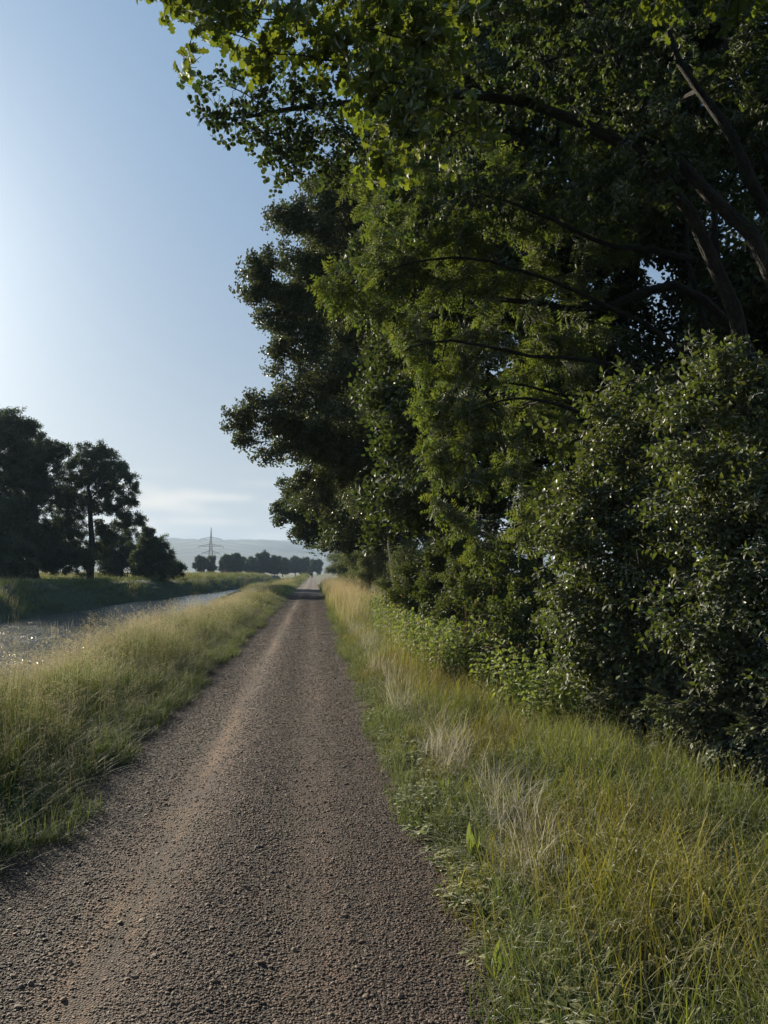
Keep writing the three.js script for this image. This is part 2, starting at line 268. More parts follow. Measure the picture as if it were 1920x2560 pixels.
// ------------------------------------------------------------------ leaf sprays: a twig along +y with leaves whose faces look along +z
function spray(kind, s) {
  reseed(s); const b = new GB(), tw = [0.35, 0.28, 0.5], col = (w = 0.22) => { const v = rr(1 - w, 1 + w), y = rr(0, 0.22); return [v * (1 + y), v * (1 + y * 0.4), v * (1 - y * 0.5)]; };
  const dir = (y, spread, lift = 0) => { const a = rr(0, 6.283); return V(Math.cos(a) * spread, y, Math.sin(a) * spread * 0.55 + lift).normalize(); };
  const nrm = (k = 0.55) => V(rr(-k, k), rr(-k, k), 1).normalize();
  if (kind === 'oak') {
    const st = [[0, 0.0], [0.08, 0.004], [0.18, 0.02], [0.3, 0.01], [0.44, 0.034], [0.55, 0.015], [0.7, 0.041], [0.8, 0.02], [0.92, 0.024], [1, 0]];
    b.rod(V(0, 0, 0), V(0.01, 0.3, 0), 0.003, 0.001, tw, 3);
    for (let k = 0; k < 11; k++) { const t = Math.pow(rnd(), 0.6); b.leaf(V(0.01 * t, 0.3 * t, 0), dir(rr(0.0, 0.9), 0.8), nrm(0.6), rr(0.085, 0.13), st, col(), 0.25, rr(0.1, 0.5)); }
  } else if (kind === 'alder' || kind === 'lime') {
    const st = [[0, 0.0], [0.06, 0.004], [0.3, 0.026], [0.6, 0.031], [0.88, 0.02], [1, 0]];
    b.rod(V(0, 0, 0), V(0, 0.42, 0.02), 0.0035, 0.0012, tw, 3);
    for (let q = 0; q < 3; q++) { const a = V(rr(-0.14, 0.14), rr(0.2, 0.42), rr(-0.06, 0.08)); b.rod(V(0, a.y * 0.4, 0), a, 0.002, 0.001, tw, 3); for (let k = 0; k < 3; k++) b.leaf(a.clone().multiplyScalar(rr(0.7, 1)), dir(rr(0, 0.8), 0.9), nrm(0.7), rr(0.055, 0.08), st, col(), 0.2, rr(0, 0.4)); }
    for (let k = 0; k < 9; k++) { const t = rr(0.15, 1); b.leaf(V(0, 0.42 * t, 0.02 * t), dir(rr(-0.1, 0.8), 0.9), nrm(0.7), rr(0.05, 0.08), st, col(), 0.2, rr(0, 0.4)); }
  } else if (kind === 'ash') {
    const st = [[0, 0], [0.4, 0.0125], [1, 0]];
    b.rod(V(0, 0, 0), V(0, 0.12, 0), 0.004, 0.003, tw, 3);
    for (let q = 0; q < 6; q++) {
      const d = dir(rr(0.15, 1), 1, rr(-0.1, 0.2)), o = V(0, rr(0.02, 0.12), 0), n = nrm(0.45), L = rr(0.2, 0.29), s2 = V().crossVectors(d, n).normalize(), c0 = col(0.18);
      let a = o.clone();
      for (let k = 1; k <= 5; k++) {
        const t = k / 5, p = o.clone().addScaledVector(d, L * t).addScaledVector(n, -0.22 * L * t * t); b.rod(a, p, 0.0012, 0.0009, [0.7, 0.8, 0.5], 3); a = p;
        for (const sd of [-1, 1]) b.leaf(p, d.clone().multiplyScalar(0.75).addScaledVector(s2, sd).normalize(), n.clone().addScaledVector(s2, rr(-0.25, 0.25)).normalize(), rr(0.065, 0.085) * (1 - 0.25 * Math.abs(t - 0.5)), st, c0.map((x) => x * rr(0.9, 1.1)), 0.3, 0.3);
      }
      b.leaf(a, d, n, 0.08, st, c0, 0.3, 0.3);
    }
  } else if (kind === 'poplar' || kind === 'hedge' || kind === 'dark') {
    const st = kind === 'hedge' ? [[0, 0], [0.45, 0.011], [1, 0]] : kind === 'dark' ? [[0, 0], [0.4, 0.034], [1, 0]] : [[0, 0], [0.3, 0.032], [1, 0]], sp = kind === 'dark' ? 0.34 : 0.28, L = kind === 'dark' ? [0.08, 0.13] : [0.06, 0.09];
    b.rod(V(0, 0, 0), V(0, 0.5, 0), 0.004, 0.0015, tw, 3);
    for (let k = 0; k < 34; k++) { const t = rr(0.05, 1), a = rr(0, 6.283), q = rr(0.02, sp) * (1.1 - 0.5 * t); b.leaf(V(Math.cos(a) * q, 0.5 * t + rr(0, 0.06), Math.sin(a) * q * 0.8), dir(rr(-0.6, 0.6), 1), nrm(1.1), rr(...L), st, col(), 0.2, rr(0, 0.3)); }
  } else if (kind === 'dogwood' || kind === 'bramble') {
    const st = kind === 'dogwood' ? [[0, 0], [0.05, 0.003], [0.25, 0.018], [0.5, 0.022], [0.8, 0.011], [1, 0]] : [[0, 0], [0.3, 0.019], [0.65, 0.016], [1, 0]];
    b.rod(V(0, 0, 0), V(0, 0.34, 0), 0.003, 0.0012, kind === 'dogwood' ? [0.6, 0.25, 0.3] : tw, 3);
    for (let k = 0; k < 6; k++) {
      const y = 0.34 * (k + 0.6) / 6, a = k * 1.57 + rr(-0.4, 0.4);
      for (const sd of [0, Math.PI]) { const d = V(Math.cos(a + sd), rr(0.1, 0.7), Math.sin(a + sd) * 0.7).normalize(); if (kind === 'dogwood') b.leaf(V(d.x * 0.015, y, d.z * 0.015), d, nrm(0.6), rr(0.055, 0.085), st, col(), 0.25, rr(0.2, 0.6)); else { const o = V(d.x * 0.04, y + 0.02, d.z * 0.04), n = nrm(0.5), s2 = V().crossVectors(d, n).normalize(); for (const w of [-0.9, 0, 0.9]) b.leaf(o, d.clone().addScaledVector(s2, w).normalize(), n, rr(0.045, 0.065), st, col(), 0.2, 0.2); } }
    }
    b.leaf(V(0, 0.34, 0), V(0, 1, 0.1).normalize(), nrm(0.4), 0.07, st, col(), 0.25, 0.3);
  } else if (kind === 'maple') {
    const st = [[0, 0], [0.35, 0.019], [0.6, 0.011], [0.7, 0.014], [1, 0]];
    b.rod(V(0, 0, 0), V(0, 0.3, 0), 0.003, 0.0012, tw, 3);
    for (let k = 0; k < 9; k++) { const d = dir(rr(0, 0.8), 1), o = V(0, rr(0.05, 0.3), 0).addScaledVector(d, 0.05), n = nrm(0.5), s2 = V().crossVectors(d, n).normalize(), c0 = col(); for (const [w, f] of [[-2.2, 0.6], [-0.85, 0.85], [0, 1], [0.85, 0.85], [2.2, 0.6]]) b.leaf(o, d.clone().addScaledVector(s2, w).normalize(), n, 0.075 * f, st, c0, 0.15, 0.25); }
  } else if (kind === 'far') { // coarse foliage for trees a hundred metres off and more
    for (let k = 0; k < 40; k++) { const d = V(gauss(), gauss(), gauss()), o = d.clone().multiplyScalar(0.42); b.leaf(o, V(rr(-1, 1), rr(-1, 1), rr(-1, 1)).normalize(), V(rr(-1, 1), rr(-0.3, 1), rr(-1, 1)).normalize(), rr(0.16, 0.26), [[0, 0], [0.4, 0.075], [1, 0]], col(), 0.2, 0.2); }
  }
  return b.build();
}
const SPRAYS = {};
for (const k of ['oak', 'alder', 'lime', 'ash', 'poplar', 'hedge', 'dark', 'dogwood', 'bramble', 'maple', 'far']) SPRAYS[k] = [spray(k, k.length * 31 + 3), spray(k, k.length * 57 + 8)];
M.maple = leafMat(0.085, 0.105, 0.04, 0.38, 0.6, 0.35);

// ------------------------------------------------------------------ trees
function tube(pts, radii, sides = 7, vs = 1) {
  const p = [], uv = [], ix = []; let len = 0;
  const cv = pts;
  cv.forEach((q, k) => {
    const d = V().subVectors(cv[Math.min(k + 1, cv.length - 1)], cv[Math.max(k - 1, 0)]).normalize(), u = Math.abs(d.y) < 0.95 ? V(0, 1, 0).cross(d).normalize() : V(1, 0, 0).cross(d).normalize(), v = V().crossVectors(d, u);
    if (k) len += q.distanceTo(cv[k - 1]);
    for (let s = 0; s <= sides; s++) { const a = s / sides * 6.28318, r = radii[k] * (1 + 0.12 * noise(Math.cos(a) * 1.5 + len, Math.sin(a) * 1.5, q.x)); p.push(q.x + (u.x * Math.cos(a) + v.x * Math.sin(a)) * r, q.y + (u.y * Math.cos(a) + v.y * Math.sin(a)) * r, q.z + (u.z * Math.cos(a) + v.z * Math.sin(a)) * r); uv.push(s / sides, len / vs); }
  });
  for (let k = 0; k + 1 < cv.length; k++) for (let s = 0; s < sides; s++) { const a = k * (sides + 1) + s, b = a + sides + 1; ix.push(a, a + 1, b, a + 1, b + 1, b); }
  const g = new THREE.BufferGeometry(); g.setAttribute('position', new THREE.Float32BufferAttribute(p, 3)); g.setAttribute('uv', new THREE.Float32BufferAttribute(uv, 2)); g.setIndex(ix); g.computeVertexNormals(); return g;
}
function curve(pts, n, wob) { const c = new THREE.CatmullRomCurve3(pts), o = c.getPoints(n); o.forEach((q, k) => { if (k && k < n) { q.x += noise(q.y * 1.3, q.x, 3) * wob; q.z += noise(q.y * 1.3, q.z, 8) * wob; q.y += noise(q.x * 1.7, q.z * 1.7, 5) * wob * 0.6; } }); return o; }
const taper = (n, a, b, e = 1) => Array.from({ length: n + 1 }, (_, k) => lerp(a, b, Math.pow(k / n, e)));
/* t: name, label, category, base [x, z], stems [[points], r0, r1], lobes (world), kind, size of a spray, number of sprays per lobe of radius 1, branches per lobe, tone */
function tree(t) {
  reseed(t.seed);
  const [bx, bz] = t.base, by = ground(bx, bz) - 0.05, g = thing(t.name, t.label, t.category ?? 'tree', bx, by, bz, t.group), off = V(bx, by, bz);
  const lobes = t.lobes.map(([x, y, z, r]) => ({ c: V(x + (t.dx ?? 0), y, z).sub(off), r: r * (t.grow ?? 1) })), spots = [];
  t.stems.forEach(([pts, r0, r1]) => {
    const c = curve(pts.map((q) => V(...q).sub(off)), 14, t.wob ?? 0.12), rad = taper(14, r0, r1); if (!t.multi) rad[0] *= 1.35;
    mesh('trunk', tube(c, rad, 10, 0.9), t.bark ?? bark, g); c.forEach((q, k) => k > 3 && spots.push([q, rad[k]]));
  });
  const twigs = [], limbs = t.limbs ?? lobes.length;
  const joints = spots.slice();
  lobes.map((l, k) => [l, k]).sort((a, b) => { const d = (l) => Math.min(...spots.map(([q]) => q.distanceTo(l.c))); return d(a[0]) - d(b[0]); }).forEach(([l], n) => {
    let best = joints[0], bd = 1e9;
    for (const s of joints) { const d = s[0].distanceTo(l.c) + Math.max(0, s[0].y - l.c.y) * 0.9 - s[1] * 3; if (d < bd) { bd = d; best = s; } }
    const far = best[0].distanceTo(l.c), r0 = Math.min(best[1] * 0.75, 0.02 + 0.014 * far * (t.limbR ?? 1) + 0.01 * l.r), r1 = Math.max(0.006, r0 * 0.45);
    const mid = best[0].clone().lerp(l.c, 0.5); mid.y += far * 0.07;
    const c = curve([best[0], mid, l.c], 7, 0.1 * Math.min(far, 2)), rad = taper(7, r0, r1);
    (n < limbs ? (mesh('limb', tube(c, rad, 6, 0.6), t.bark ?? bark, g)) : twigs.push(tube(c, rad, 5, 0.6)));
    joints.push([c[4], rad[4]], [c[7], rad[7]]);
    l.tw = [];
    for (let b = 0; b < (t.branch ?? 5); b++) { const d = V(gauss(), gauss() * 0.8 + 0.1, gauss()).normalize().multiplyScalar(l.r * rr(0.6, 1)), e = l.c.clone().add(d), m = l.c.clone().lerp(e, 0.5).add(V(0, 0.06 * l.r, 0)); twigs.push(tube([c[6], m, e], [r1 * 0.7, r1 * 0.4, 0.003], 4, 0.4)); l.tw.push(e); }
  });
  if (twigs.length) mesh('branches', mergeGeometries(twigs), t.bark ?? bark, g).userData.kind = 'stuff';
  const lists = [[], []], S = t.size, m4 = new THREE.Matrix4(), mean = lobes.reduce((a, l) => a.add(l.c), V()).divideScalar(lobes.length);
  for (const l of lobes) {
    const n = Math.round(t.n * l.r * l.r), clumps = Array.from({ length: Math.max(4, Math.round(n / (t.clump ?? 9))) }, () => { const d = V(gauss(), gauss(), gauss()).normalize().multiplyScalar(l.r * Math.pow(rnd(), 0.45)); d.y *= t.flat ?? 0.85; return l.c.clone().add(d); });
    l.tw.forEach((e) => clumps.push(e));
    for (let k = 0; k < n; k++) {
      const c = clumps[Math.floor(rnd() * clumps.length)], q = Math.max(0.12, l.r * (t.loose ?? 0.22)), o = c.clone().add(V(gauss() * q, gauss() * q * 0.7, gauss() * q));
      if (t.keep && !t.keep(o.x + bx, o.y + by, o.z + bz)) continue;
      const out = o.clone().sub(l.c).normalize().multiplyScalar(0.9).add(o.clone().sub(mean).normalize().multiplyScalar(0.35)).add(V(rr(-0.6, 0.6), rr(-0.5, 0.5) - (t.droop ?? 0.2), rr(-0.6, 0.6))).normalize();
      let up = V(rr(-0.7, 0.7), 1, rr(-0.7, 0.7)).addScaledVector(sunDir, t.face ?? 1).normalize(); const x = V().crossVectors(out, up).normalize(); up = V().crossVectors(x, out);
      const s = S * rr(0.75, 1.25); o.addScaledVector(out, -0.2 * s);
      m4.makeBasis(x.multiplyScalar(s), out.multiplyScalar(s), up.multiplyScalar(s)).setPosition(o);
      lists[rnd() < 0.5 ? 0 : 1].push([m4.clone(), tint((t.tone ?? 1) * rr(0.8, 1.2), 0.08)]);
    }
  }
  lists.forEach((l, k) => { const o = copies('crown', SPRAYS[t.kind][k], t.mat ?? M[t.kind], l); o.userData.kind = 'stuff'; g.add(o); });
  return g;
}
const LOBES = {
  poplar: [[1.0,15.5,-27.52,1.3],[0.15,14.58,-27.17,1.2],[-0.67,13.86,-26.8,0.8],[-1.25,14.06,-26.83,0.45],[-1.77,12.19,-26.53,0.6],[-1.93,11.54,-26.59,0.75],[-1.3,11.16,-26.86,0.8],[-2.25,11.22,-26.65,0.4],[-0.67,12.25,-27.43,1.0],[-0.49,10.91,-27.52,1.0],[0.34,13.32,-28.26,1.5],[-0.64,9.7,-26.92,0.9],[-1.11,8.89,-26.72,0.55],[0.34,10.91,-27.44,1.4],[0.35,8.77,-27.1,1.4],[-0.46,8.0,-26.73,0.8],[-1.24,7.11,-26.47,0.9],[-2.01,6.89,-26.26,0.75],[-2.23,6.4,-26.22,0.5],[-1.61,6.05,-26.39,0.6],[-0.45,6.71,-26.84,1.0],[-0.28,5.74,-26.9,0.9],[0.69,6.81,-27.23,1.5],[0.54,5.33,-27.36,1.2],[0.22,4.51,-27.45,0.9],[1.77,15.87,-28.93,1.8],[2.14,13.72,-29.07,1.9],[2.15,11.57,-29.23,1.9],[1.96,9.3,-28.93,1.8],[1.94,7.09,-28.6,1.8],[1.78,5.19,-28.77,1.7],[2.97,10.61,-30.24,2.0],[3.18,7.84,-30.44,2.0],[3.2,5.25,-30.64,2.0],[3.43,13.38,-30.99,2.0]],
  maple: [[-0.68,4.99,-43.11,1.2],[-1.45,4.87,-43.19,0.8],[0.34,6.52,-43.9,1.5],[-0.54,3.84,-43.19,0.8],[0.36,4.68,-44.05,1.5],[1.4,4.94,-43.93,1.9],[1.69,7.17,-44.73,2.0],[3.31,5.55,-44.71,2.3],[4.74,7.56,-45.43,2.6],[5.03,4.82,-45.62,2.4],[-0.96,6.25,-44.04,0.9],[1.14,3.61,-43.55,1.1],[2.99,3.63,-43.89,1.5]],
  ash: [[0.39,6.16,-11.69,0.42],[0.21,6.08,-11.71,0.25],[0.88,6.57,-11.92,0.55],[0.64,5.88,-11.69,0.38],[1.29,5.52,-11.66,0.55],[0.86,5.59,-11.69,0.35],[1.17,6.2,-11.92,0.6],[1.58,5.16,-11.66,0.45],[1.04,7.37,-12.14,0.55],[1.51,7.92,-12.26,0.6],[2.1,6.69,-12.1,0.8],[2.13,7.61,-12.22,0.8],[2.37,5.72,-11.95,0.8],[2.9,6.77,-12.22,0.9],[3.24,7.78,-12.31,0.9],[3.59,6.08,-12.21,0.9],[2.01,4.8,-11.65,0.5],[2.77,4.93,-11.77,0.7],[1.7,4.19,-11.53,0.42],[1.99,3.55,-11.55,0.5],[2.37,4.09,-11.67,0.7],[2.64,3.28,-11.61,0.7],[3.14,4.05,-11.81,0.8],[2.27,2.78,-11.58,0.55],[1.76,3.19,-11.5,0.35],[3.17,2.73,-11.71,0.7],[3.76,4.89,-12.09,0.8],[4.41,6.85,-12.28,0.9],[4.42,5.77,-12.36,0.9],[4.87,8.04,-12.34,0.9],[3.8,3.62,-11.78,0.7],[3.64,2.22,-11.6,0.6],[2.42,2.14,-11.62,0.45],[2.77,1.86,-11.61,0.4],[0.61,8.09,-12.53,0.3],[1.28,6.59,-11.58,0.5]],
  alder: [[-1.08,6.66,-8.26,0.26],[-1.26,6.5,-8.19,0.14],[-0.87,6.53,-8.25,0.28],[-0.64,6.96,-8.4,0.32],[-0.71,6.35,-8.15,0.22],[-0.42,6.4,-8.22,0.3],[-0.36,6.07,-8.14,0.22],[-0.4,5.82,-8.06,0.12],[-0.12,6.84,-8.46,0.38],[0.09,6.52,-8.37,0.34],[-0.17,6.36,-8.3,0.28],[0.19,6.2,-8.28,0.28],[0.04,5.97,-8.21,0.22],[-0.95,7.04,-8.42,0.18],[-0.34,7.6,-8.62,0.3],[0.58,6.47,-8.63,0.3],[-0.23,7.1,-8.45,0.3],[0.33,6.68,-8.53,0.32],[-0.53,6.72,-8.31,0.3]],
  oak: [[-1.01,6.09,-6.19,0.17],[-1.03,5.81,-6.11,0.1],[-1.02,5.69,-6.12,0.07],[-0.96,6.32,-6.26,0.2],[-0.8,6.35,-6.35,0.22],[-0.49,6.31,-6.32,0.26],[-0.63,6.09,-6.25,0.16],[-0.17,6.2,-6.3,0.28],[-0.4,5.95,-6.24,0.2],[0.06,6.31,-6.37,0.3],[0.39,6.38,-6.44,0.32],[0.71,6.29,-6.41,0.34],[0.3,5.88,-6.28,0.28],[0.45,5.54,-6.19,0.26],[0.66,5.76,-6.26,0.3],[0.8,5.27,-6.18,0.24],[0.53,5.18,-6.12,0.2],[1.01,6.28,-6.49,0.36],[1.15,6.6,-6.55,0.36],[1.12,5.85,-6.41,0.3],[1.29,5.56,-6.42,0.26],[0.55,4.99,-6.13,0.14],[0.64,4.89,-6.13,0.14],[-1.36,6.53,-6.38,0.1],[-1.15,6.86,-6.54,0.3],[-0.68,6.94,-6.59,0.35],[-0.15,6.98,-6.64,0.4],[0.49,7.05,-6.68,0.4],[1.14,7.17,-6.71,0.4],[0.94,5.13,-6.28,0.18],[0.14,5.96,-6.29,0.25],[0.85,5.61,-6.25,0.26]],
  oaktop: [[5.24,8.25,-0.67,0.94],[6.58,9.33,-6.89,1.15],[3.44,9.67,-6.77,0.95],[5.87,11.63,-6.2,1.01],[7.15,12.24,-1.44,1.1],[9.35,7.73,1.51,1.04],[4.11,8.09,-4.26,1.31],[4.34,10.41,-0.79,1.09],[6.65,7.81,-6.87,1.0],[7.49,9.64,-4.2,1.19],[6.06,9.0,0.84,1.25],[4.74,10.37,-1.99,1.34],[7.8,8.94,2.79,0.96],[5.83,11.29,-5.9,1.14],[3.45,10.84,0.53,1.19],[8.72,9.07,-0.2,1.2],[6.85,9.78,1.32,1.37],[6.19,10.82,-6.86,1.25],[7.28,12.47,1.13,1.04],[5.63,10.84,-7.26,1.13],[4.26,8.09,-6.88,1.28],[4.01,8.74,-3.4,1.34]],
  corner: [[4.46,1.6,-1.52,0.77],[5.94,2.81,-3.33,0.62],[5.02,2.86,1.22,0.55],[4.65,0.97,-3.64,0.65],[5.48,1.06,-5.17,0.63],[5.04,1.94,1.19,0.71],[5.33,2.09,-0.67,0.52],[6.1,2.56,0.66,0.74],[5.08,1.46,-4.51,0.69],[4.42,0.5,-3.8,0.55],[4.98,0.45,-5.2,0.55],[4.5,1.35,-5.03,0.76],[5.53,0.73,-3.51,0.6],[5.03,0.66,0.49,0.8],[5.23,1.7,-4.62,0.53],[4.99,1.07,0.35,0.55],[4.35,3.06,-1.66,0.54],[5.39,0.38,-1.66,0.79],[6.03,2.32,-3.45,0.61],[4.63,2.54,-1.63,0.73]],
  lime: [[1.97,11.46,-11.06,0.85],[3.24,11.06,-11.0,0.78],[3.26,10.15,-9.67,0.61],[3.81,10.06,-9.34,0.77],[6.16,11.61,-11.05,0.85],[5.84,9.91,-9.04,0.66],[6.87,11.01,-10.08,0.83],[2.25,10.04,-10.67,0.8],[2.76,10.47,-11.37,0.8],[3.41,8.99,-9.21,0.8],[4.84,10.5,-11.36,0.7],[5.47,9.87,-10.6,0.64],[6.43,10.83,-10.99,0.8],[7.49,10.5,-11.14,0.76],[1.66,8.11,-9.3,0.6],[3.09,8.82,-10.31,0.83],[3.86,9.25,-11.11,0.65],[3.94,8.48,-9.39,0.75],[4.55,8.18,-9.03,0.83],[6.08,9.06,-10.19,0.83],[6.81,8.6,-9.91,0.73],[1.93,8.25,-10.2,0.65],[2.23,7.29,-9.44,0.72],[3.56,7.7,-9.75,0.73],[3.97,7.19,-9.08,0.74],[5.44,8.68,-10.85,0.73],[6.77,8.58,-11.15,0.71],[6.96,8.06,-9.97,0.77],[1.91,7.17,-10.4,0.84],[3.26,7.63,-11.64,0.66],[3.97,7.43,-11.28,0.63],[3.68,6.6,-9.06,0.66],[5.34,7.54,-10.98,0.82],[6.08,7.32,-10.55,0.64],[6.58,6.51,-9.24,0.84]],
  back1: [[2.81,13.37,-18.92,1.42],[3.76,12.32,-17.0,1.17],[5.55,12.95,-17.62,1.01],[6.45,11.13,-14.85,1.17],[7.96,11.16,-14.89,1.49],[2.75,9.38,-15.67,1.13],[3.43,9.92,-16.24,1.06],[5.97,10.81,-18.14,1.13],[6.86,10.33,-17.1,1.35],[8.52,11.63,-17.32,1.21],[2.23,8.88,-17.89,1.4],[3.33,8.08,-15.57,1.43],[5.69,9.48,-17.2,1.46],[6.94,9.69,-16.96,1.12],[7.39,8.8,-15.07,1.1],[2.6,8.29,-18.41,1.14],[4.04,7.86,-16.65,1.01],[5.66,8.62,-18.0,1.28],[7.48,8.31,-18.67,1.05],[9.06,7.77,-16.79,1.42],[2.68,6.37,-18.27,1.49],[4.2,5.98,-18.23,1.32],[5.03,5.9,-15.53,1.06],[6.32,5.67,-16.24,1.08],[8.88,6.12,-18.45,1.34],[2.33,4.84,-16.83,1.23],[3.6,4.58,-16.61,1.48],[5.92,4.46,-16.33,1.48],[6.21,4.5,-15.32,1.19],[8.11,4.48,-15.95,1.25],[1.93,3.3,-16.17,1.2],[3.51,3.66,-16.86,1.12],[6.15,3.23,-18.45,1.33],[7.3,2.7,-16.93,1.16],[9.77,3.7,-17.97,1.32]],
  back2: [[6.65,16.42,-16.87,1.38],[7.81,13.74,-13.56,1.31],[10.86,16.11,-16.11,1.5],[12.42,15.58,-15.46,1.42],[5.66,13.14,-13.78,1.22],[7.93,13.49,-15.47,1.38],[10.18,13.48,-14.95,1.0],[12.15,13.44,-14.84,1.32],[7.31,13.36,-16.35,1.15],[8.25,13.05,-16.25,1.12],[10.36,11.4,-15.12,1.23],[12.56,12.55,-16.06,1.37],[6.21,10.06,-14.04,1.15],[8.85,10.8,-15.64,1.01],[9.9,11.1,-15.99,1.42],[12.05,10.69,-15.12,1.28],[7.33,9.99,-17.32,1.12],[7.86,7.24,-13.52,1.28],[10.37,7.94,-15.19,1.16],[10.5,7.56,-14.13,1.35],[6.96,7.59,-17.81,1.08],[9.74,7.51,-17.26,1.42],[9.69,6.41,-15.54,1.01],[10.96,6.91,-15.22,1.18],[5.91,5.29,-15.2,1.5],[8.43,5.23,-17.35,1.07],[11.83,5.35,-17.31,1.17],[13.18,5.93,-17.58,1.35]],
  back3: [[2.28,19.15,-18.2,1.33],[3.88,18.56,-18.16,1.95],[6.52,20.69,-19.11,1.43],[2.75,19.05,-21.85,1.87],[5.68,19.39,-21.89,1.68],[7.8,20.02,-20.39,1.62],[2.95,14.86,-18.54,1.33],[5.51,16.49,-19.3,1.54],[7.52,17.47,-22.09,1.48],[3.03,14.39,-20.21,1.58],[3.92,13.35,-18.1,1.93],[7.78,15.8,-21.77,2.0],[2.41,11.39,-18.3,1.36],[4.25,11.6,-18.4,1.48],[7.62,11.73,-21.16,1.59]],
  back4: [[1.47,16.9,-33.8,2.0],[3.54,18.73,-36.44,1.88],[7.11,17.74,-35.66,1.93],[1.21,14.99,-34.09,2.07],[5.43,14.61,-36.11,1.81],[6.15,14.95,-36.13,2.08],[1.85,12.97,-34.15,2.36],[5.24,12.06,-36.83,1.95],[6.01,12.87,-34.43,2.21],[2.68,9.3,-35.65,2.26],[3.91,8.97,-32.5,2.27],[6.4,8.88,-35.33,1.98],[1.01,7.67,-35.87,2.22],[3.5,7.94,-35.06,2.15],[6.69,7.7,-35.17,1.81],[1.45,4.78,-37.69,2.19],[4.89,4.45,-33.75,1.95],[7.57,4.02,-33.9,1.81]],
  dogwood1: [[3.23,3.12,-7.94,0.42],[3.61,3.29,-8.0,0.42],[2.99,2.71,-7.9,0.42],[2.78,2.3,-7.75,0.4],[3.43,2.71,-7.86,0.5],[3.16,2.21,-7.72,0.5],[2.81,1.87,-7.58,0.45],[2.67,1.54,-7.62,0.35],[3.41,2.11,-7.6,0.5],[3.14,1.68,-7.46,0.5],[2.78,1.32,-7.42,0.42],[3.42,1.59,-7.34,0.5],[3.06,1.19,-7.31,0.45],[2.8,0.92,-7.35,0.38],[3.29,1.1,-7.19,0.45],[2.89,0.66,-7.26,0.36],[3.2,0.72,-7.13,0.4],[3.78,2.76,-7.82,0.5],[2.63,1.08,-7.66,0.3],[2.7,0.68,-7.48,0.28],[3.32,3.44,-7.91,0.16],[3.71,3.57,-7.97,0.2],[3.08,3.27,-7.95,0.14],[3.92,3.42,-7.86,0.22],[2.66,2.02,-7.78,0.2],[2.65,2.55,-7.84,0.14],[3.41,2.06,-6.9,0.3],[3.36,1.55,-6.75,0.3],[3.23,1.01,-6.7,0.28],[3.58,2.74,-7.04,0.3],[3.5,2.38,-7.07,0.25],[3.43,3.44,-7.94,0.1],[3.59,3.28,-7.78,0.08],[3.31,3.62,-8.15,0.1],[3.85,3.42,-7.97,0.1],[4.2,3.7,-8.17,0.1],[3.04,3.37,-7.88,0.16],[3.36,3.64,-7.77,0.11],[3.56,3.26,-7.72,0.11],[2.99,3.25,-7.77,0.08],[2.57,2.15,-8.12,0.15],[2.82,0.79,-8.22,0.11],[2.6,0.94,-8.12,0.08],[2.68,2.16,-7.79,0.11],[2.49,2.96,-7.69,0.11],[2.89,2.76,-8.08,0.1],[2.67,1.19,-8.14,0.11],[2.47,1.96,-7.83,0.15]],
  dogwood2: [[3.37,2.98,-6.5,0.39],[3.65,3.09,-6.38,0.39],[3.87,3.01,-6.19,0.43],[3.49,2.64,-6.43,0.43],[3.74,2.56,-6.15,0.43],[3.29,2.19,-6.4,0.43],[3.54,2.13,-6.12,0.43],[3.82,2.19,-5.91,0.43],[3.36,1.75,-6.25,0.43],[3.64,1.7,-5.97,0.43],[3.16,1.36,-6.21,0.36],[3.45,1.29,-6.02,0.39],[3.72,1.3,-5.82,0.43],[3.45,2.23,-5.68,0.26],[3.89,2.67,-5.87,0.43],[3.26,1.0,-5.97,0.34],[3.53,0.95,-5.77,0.36],[4.0,2.46,-5.7,0.43],[4.02,1.73,-5.67,0.43],[3.49,3.25,-6.47,0.19],[3.77,3.31,-6.35,0.21],[3.6,3.45,-6.36,0.12],[3.95,3.25,-6.17,0.17],[3.93,1.1,-5.64,0.39],[3.68,3.6,-6.88,0.08],[3.83,3.36,-6.78,0.08],[3.53,3.75,-6.9,0.1],[3.96,3.23,-6.43,0.1],[4.11,3.34,-6.34,0.14],[3.43,3.44,-6.19,0.14],[4.4,3.48,-6.86,0.08],[3.74,3.56,-6.92,0.16],[3.67,3.55,-6.5,0.12]],
  maplebush: [[2.99,0.35,-6.77,0.29],[3.19,0.53,-6.64,0.33],[3.24,0.53,-6.18,0.33],[3.41,0.4,-6.08,0.33],[3.17,0.25,-6.46,0.29],[3.16,0.25,-5.91,0.29],[3.43,0.31,-5.78,0.33],[3.03,0.54,-6.86,0.26],[2.9,0.47,-7.07,0.24],[3.67,0.51,-5.84,0.33],[3.18,0.12,-5.62,0.2],[3.33,0.07,-5.51,0.22],[3.52,0.66,-6.05,0.33],[3.52,0.22,-5.58,0.31],[2.94,0.8,-7.15,0.28],[3.19,0.84,-6.82,0.28]],
  bramble1: [[3.01,0.67,-9.47,0.3],[2.81,0.76,-9.78,0.32],[2.58,0.54,-9.62,0.28],[2.83,0.41,-9.3,0.28],[2.98,0.3,-8.89,0.25],[2.61,0.91,-10.19,0.32],[3.14,0.59,-9.16,0.26],[2.34,0.61,-10.14,0.24]],
  bramble2: [[2.52,1.1,-11.49,0.36],[2.36,1.22,-12.1,0.36],[2.84,1.24,-11.35,0.4],[3.11,1.19,-10.83,0.4],[2.46,0.86,-10.91,0.3],[2.15,0.95,-11.74,0.28],[2.86,1.0,-10.66,0.32],[3.19,1.02,-10.23,0.35],[3.31,1.45,-10.79,0.4]],
